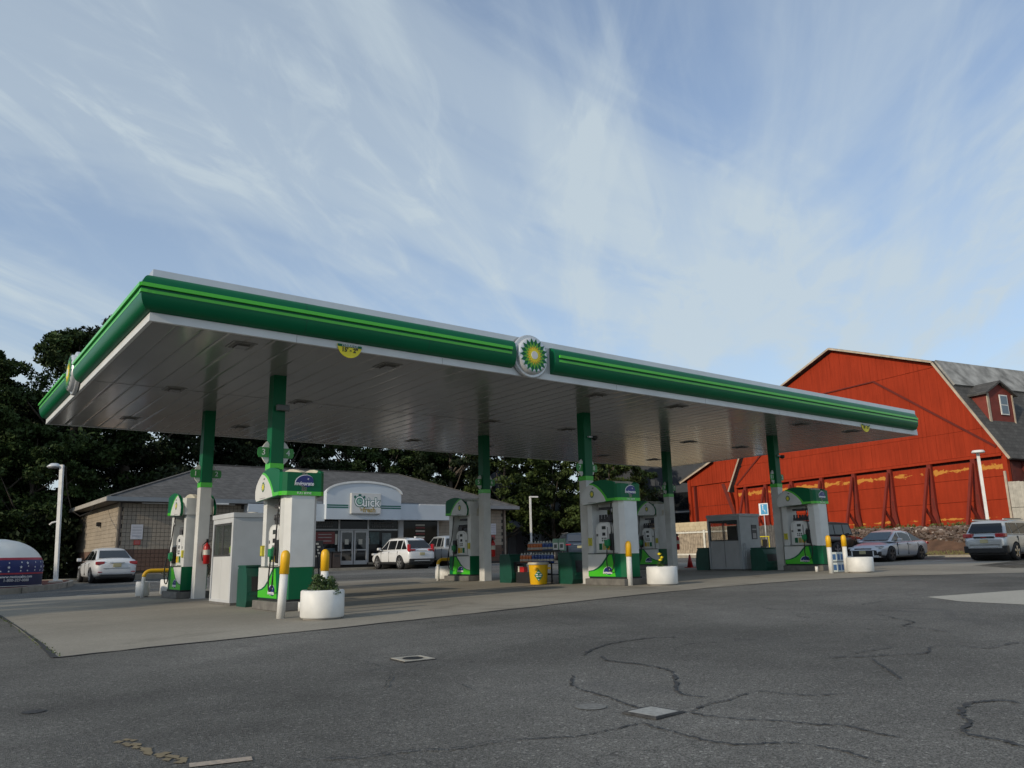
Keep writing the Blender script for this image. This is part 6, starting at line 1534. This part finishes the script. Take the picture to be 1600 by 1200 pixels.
TR = [ # proto, x, y, scale, label, rot
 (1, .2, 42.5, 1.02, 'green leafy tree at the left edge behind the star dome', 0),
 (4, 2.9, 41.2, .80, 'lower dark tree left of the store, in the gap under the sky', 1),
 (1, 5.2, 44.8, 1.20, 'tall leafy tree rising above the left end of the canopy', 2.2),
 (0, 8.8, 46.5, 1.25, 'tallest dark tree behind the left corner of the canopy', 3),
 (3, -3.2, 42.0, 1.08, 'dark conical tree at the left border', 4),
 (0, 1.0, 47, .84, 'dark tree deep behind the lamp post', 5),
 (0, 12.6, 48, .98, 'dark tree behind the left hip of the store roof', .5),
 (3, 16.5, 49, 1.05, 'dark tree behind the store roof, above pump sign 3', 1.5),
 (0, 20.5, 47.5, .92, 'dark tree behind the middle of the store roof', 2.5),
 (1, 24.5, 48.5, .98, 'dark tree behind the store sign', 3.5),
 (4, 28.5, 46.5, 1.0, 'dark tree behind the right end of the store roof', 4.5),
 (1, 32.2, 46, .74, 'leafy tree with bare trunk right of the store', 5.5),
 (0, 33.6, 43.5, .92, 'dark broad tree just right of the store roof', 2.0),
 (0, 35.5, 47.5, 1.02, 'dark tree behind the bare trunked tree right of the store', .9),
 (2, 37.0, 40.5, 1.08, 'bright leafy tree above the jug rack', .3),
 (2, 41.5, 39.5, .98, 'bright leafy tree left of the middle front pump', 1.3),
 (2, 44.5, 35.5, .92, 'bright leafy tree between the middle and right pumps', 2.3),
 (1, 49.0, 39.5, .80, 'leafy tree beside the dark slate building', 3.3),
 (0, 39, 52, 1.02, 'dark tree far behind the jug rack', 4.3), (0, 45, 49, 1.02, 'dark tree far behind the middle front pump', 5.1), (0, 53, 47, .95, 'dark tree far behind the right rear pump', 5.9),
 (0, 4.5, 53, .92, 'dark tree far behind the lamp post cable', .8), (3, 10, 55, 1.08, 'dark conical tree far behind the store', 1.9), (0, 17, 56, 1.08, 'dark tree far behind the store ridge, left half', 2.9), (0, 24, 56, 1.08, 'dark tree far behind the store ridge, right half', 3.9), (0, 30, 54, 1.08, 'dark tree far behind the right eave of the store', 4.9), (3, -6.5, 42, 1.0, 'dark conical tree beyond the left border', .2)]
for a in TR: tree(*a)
# low undergrowth
cl = []
for k in range(150): cl.append((nr.uniform(-12, 5), nr.uniform(38.5, 45), nr.uniform(.3, 3.6), 1.0))
for k in range(260): cl.append((nr.uniform(4, 56), nr.uniform(44, 56), nr.uniform(.3, 5.0), 1.2))
for k in range(40): cl.append((nr.uniform(-8, 2.5), nr.uniform(29.5, 32), nr.uniform(.2, 1.0), .6))
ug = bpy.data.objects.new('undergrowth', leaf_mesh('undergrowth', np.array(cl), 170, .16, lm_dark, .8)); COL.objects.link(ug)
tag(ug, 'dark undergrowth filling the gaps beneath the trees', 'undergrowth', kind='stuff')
# off-frame trees on the left that throw the evening shade
for i, (x, y, s) in enumerate([(-30, 4.5, .96), (-31, 11, .90), (-30, 16.5, .98), (-31, 21.5, .92), (-28, 40.5, .98), (-29, 46, 1.0)]):
    tree(0 if i % 2 else 1, x, y, s, 'leafy tree left of the frame, %s in the row casting the evening shade' % ['first', 'second', 'third', 'fourth', 'fifth', 'sixth'][i], i*1.1, 'shade trees left of the forecourt')
# far wood
cl = []
for k in range(420): a = nr.uniform(-.35, 1.35); d = nr.uniform(78, 95); cl.append((d*math.sin(a), -12+d*math.cos(a), nr.uniform(0, 5.5), 3.2))
fw2 = bpy.data.objects.new('far_wood', leaf_mesh('far_wood', np.array(cl), 110, .42, lm_dark, .8)); COL.objects.link(fw2); tag(fw2, 'far dark wood closing the view behind the trees', 'wood', kind='stuff')
# pale house glimpsed between the trees
hs_ = thing('pale_house', (47, 52, gz(45, 50)), 'pale house glimpsed between the trees beyond the jug rack', 'house', rz=R(35))
MB().box(-5, 5, -4, 4, 0, 5.6).build('wall', M('house_white', (.45, .5, .55), .7), hs_); MB().px([(-4.5, 5.6), (4.5, 5.6), (0, 8.4)], -5.4, 5.4).build('roof', M('house_roof', (.10, .11, .13), .8), hs_)
for x in (-3, 0, 3): w = MB().box(x-.6, x+.6, -4.06, -4.0, 2.8, 4.4).build('window', white, hs_); MB().box(x-.5, x+.5, -4.08, -4.061, 2.9, 4.3).build('pane', winglass, w)
ga = thing('grey_shed', (40.5, 45.5, gz(40, 45)), 'grey shed under the trees beyond the jug rack', 'shed', rz=R(30)); MB().box(-2.4, 2.4, -1.6, 1.6, 0, 2.7).build('wall', M('shed_grey', (.14, .15, .16), .7), ga); MB().px([(-1.9, 2.7), (1.9, 2.7), (0, 3.5)], -2.6, 2.6).build('roof', M('house_roof', None), ga); MB().box(-.8, .8, -1.64, -1.6, 0, 2.1).build('door', M('shed_door', (.10, .10, .11), .6), ga)
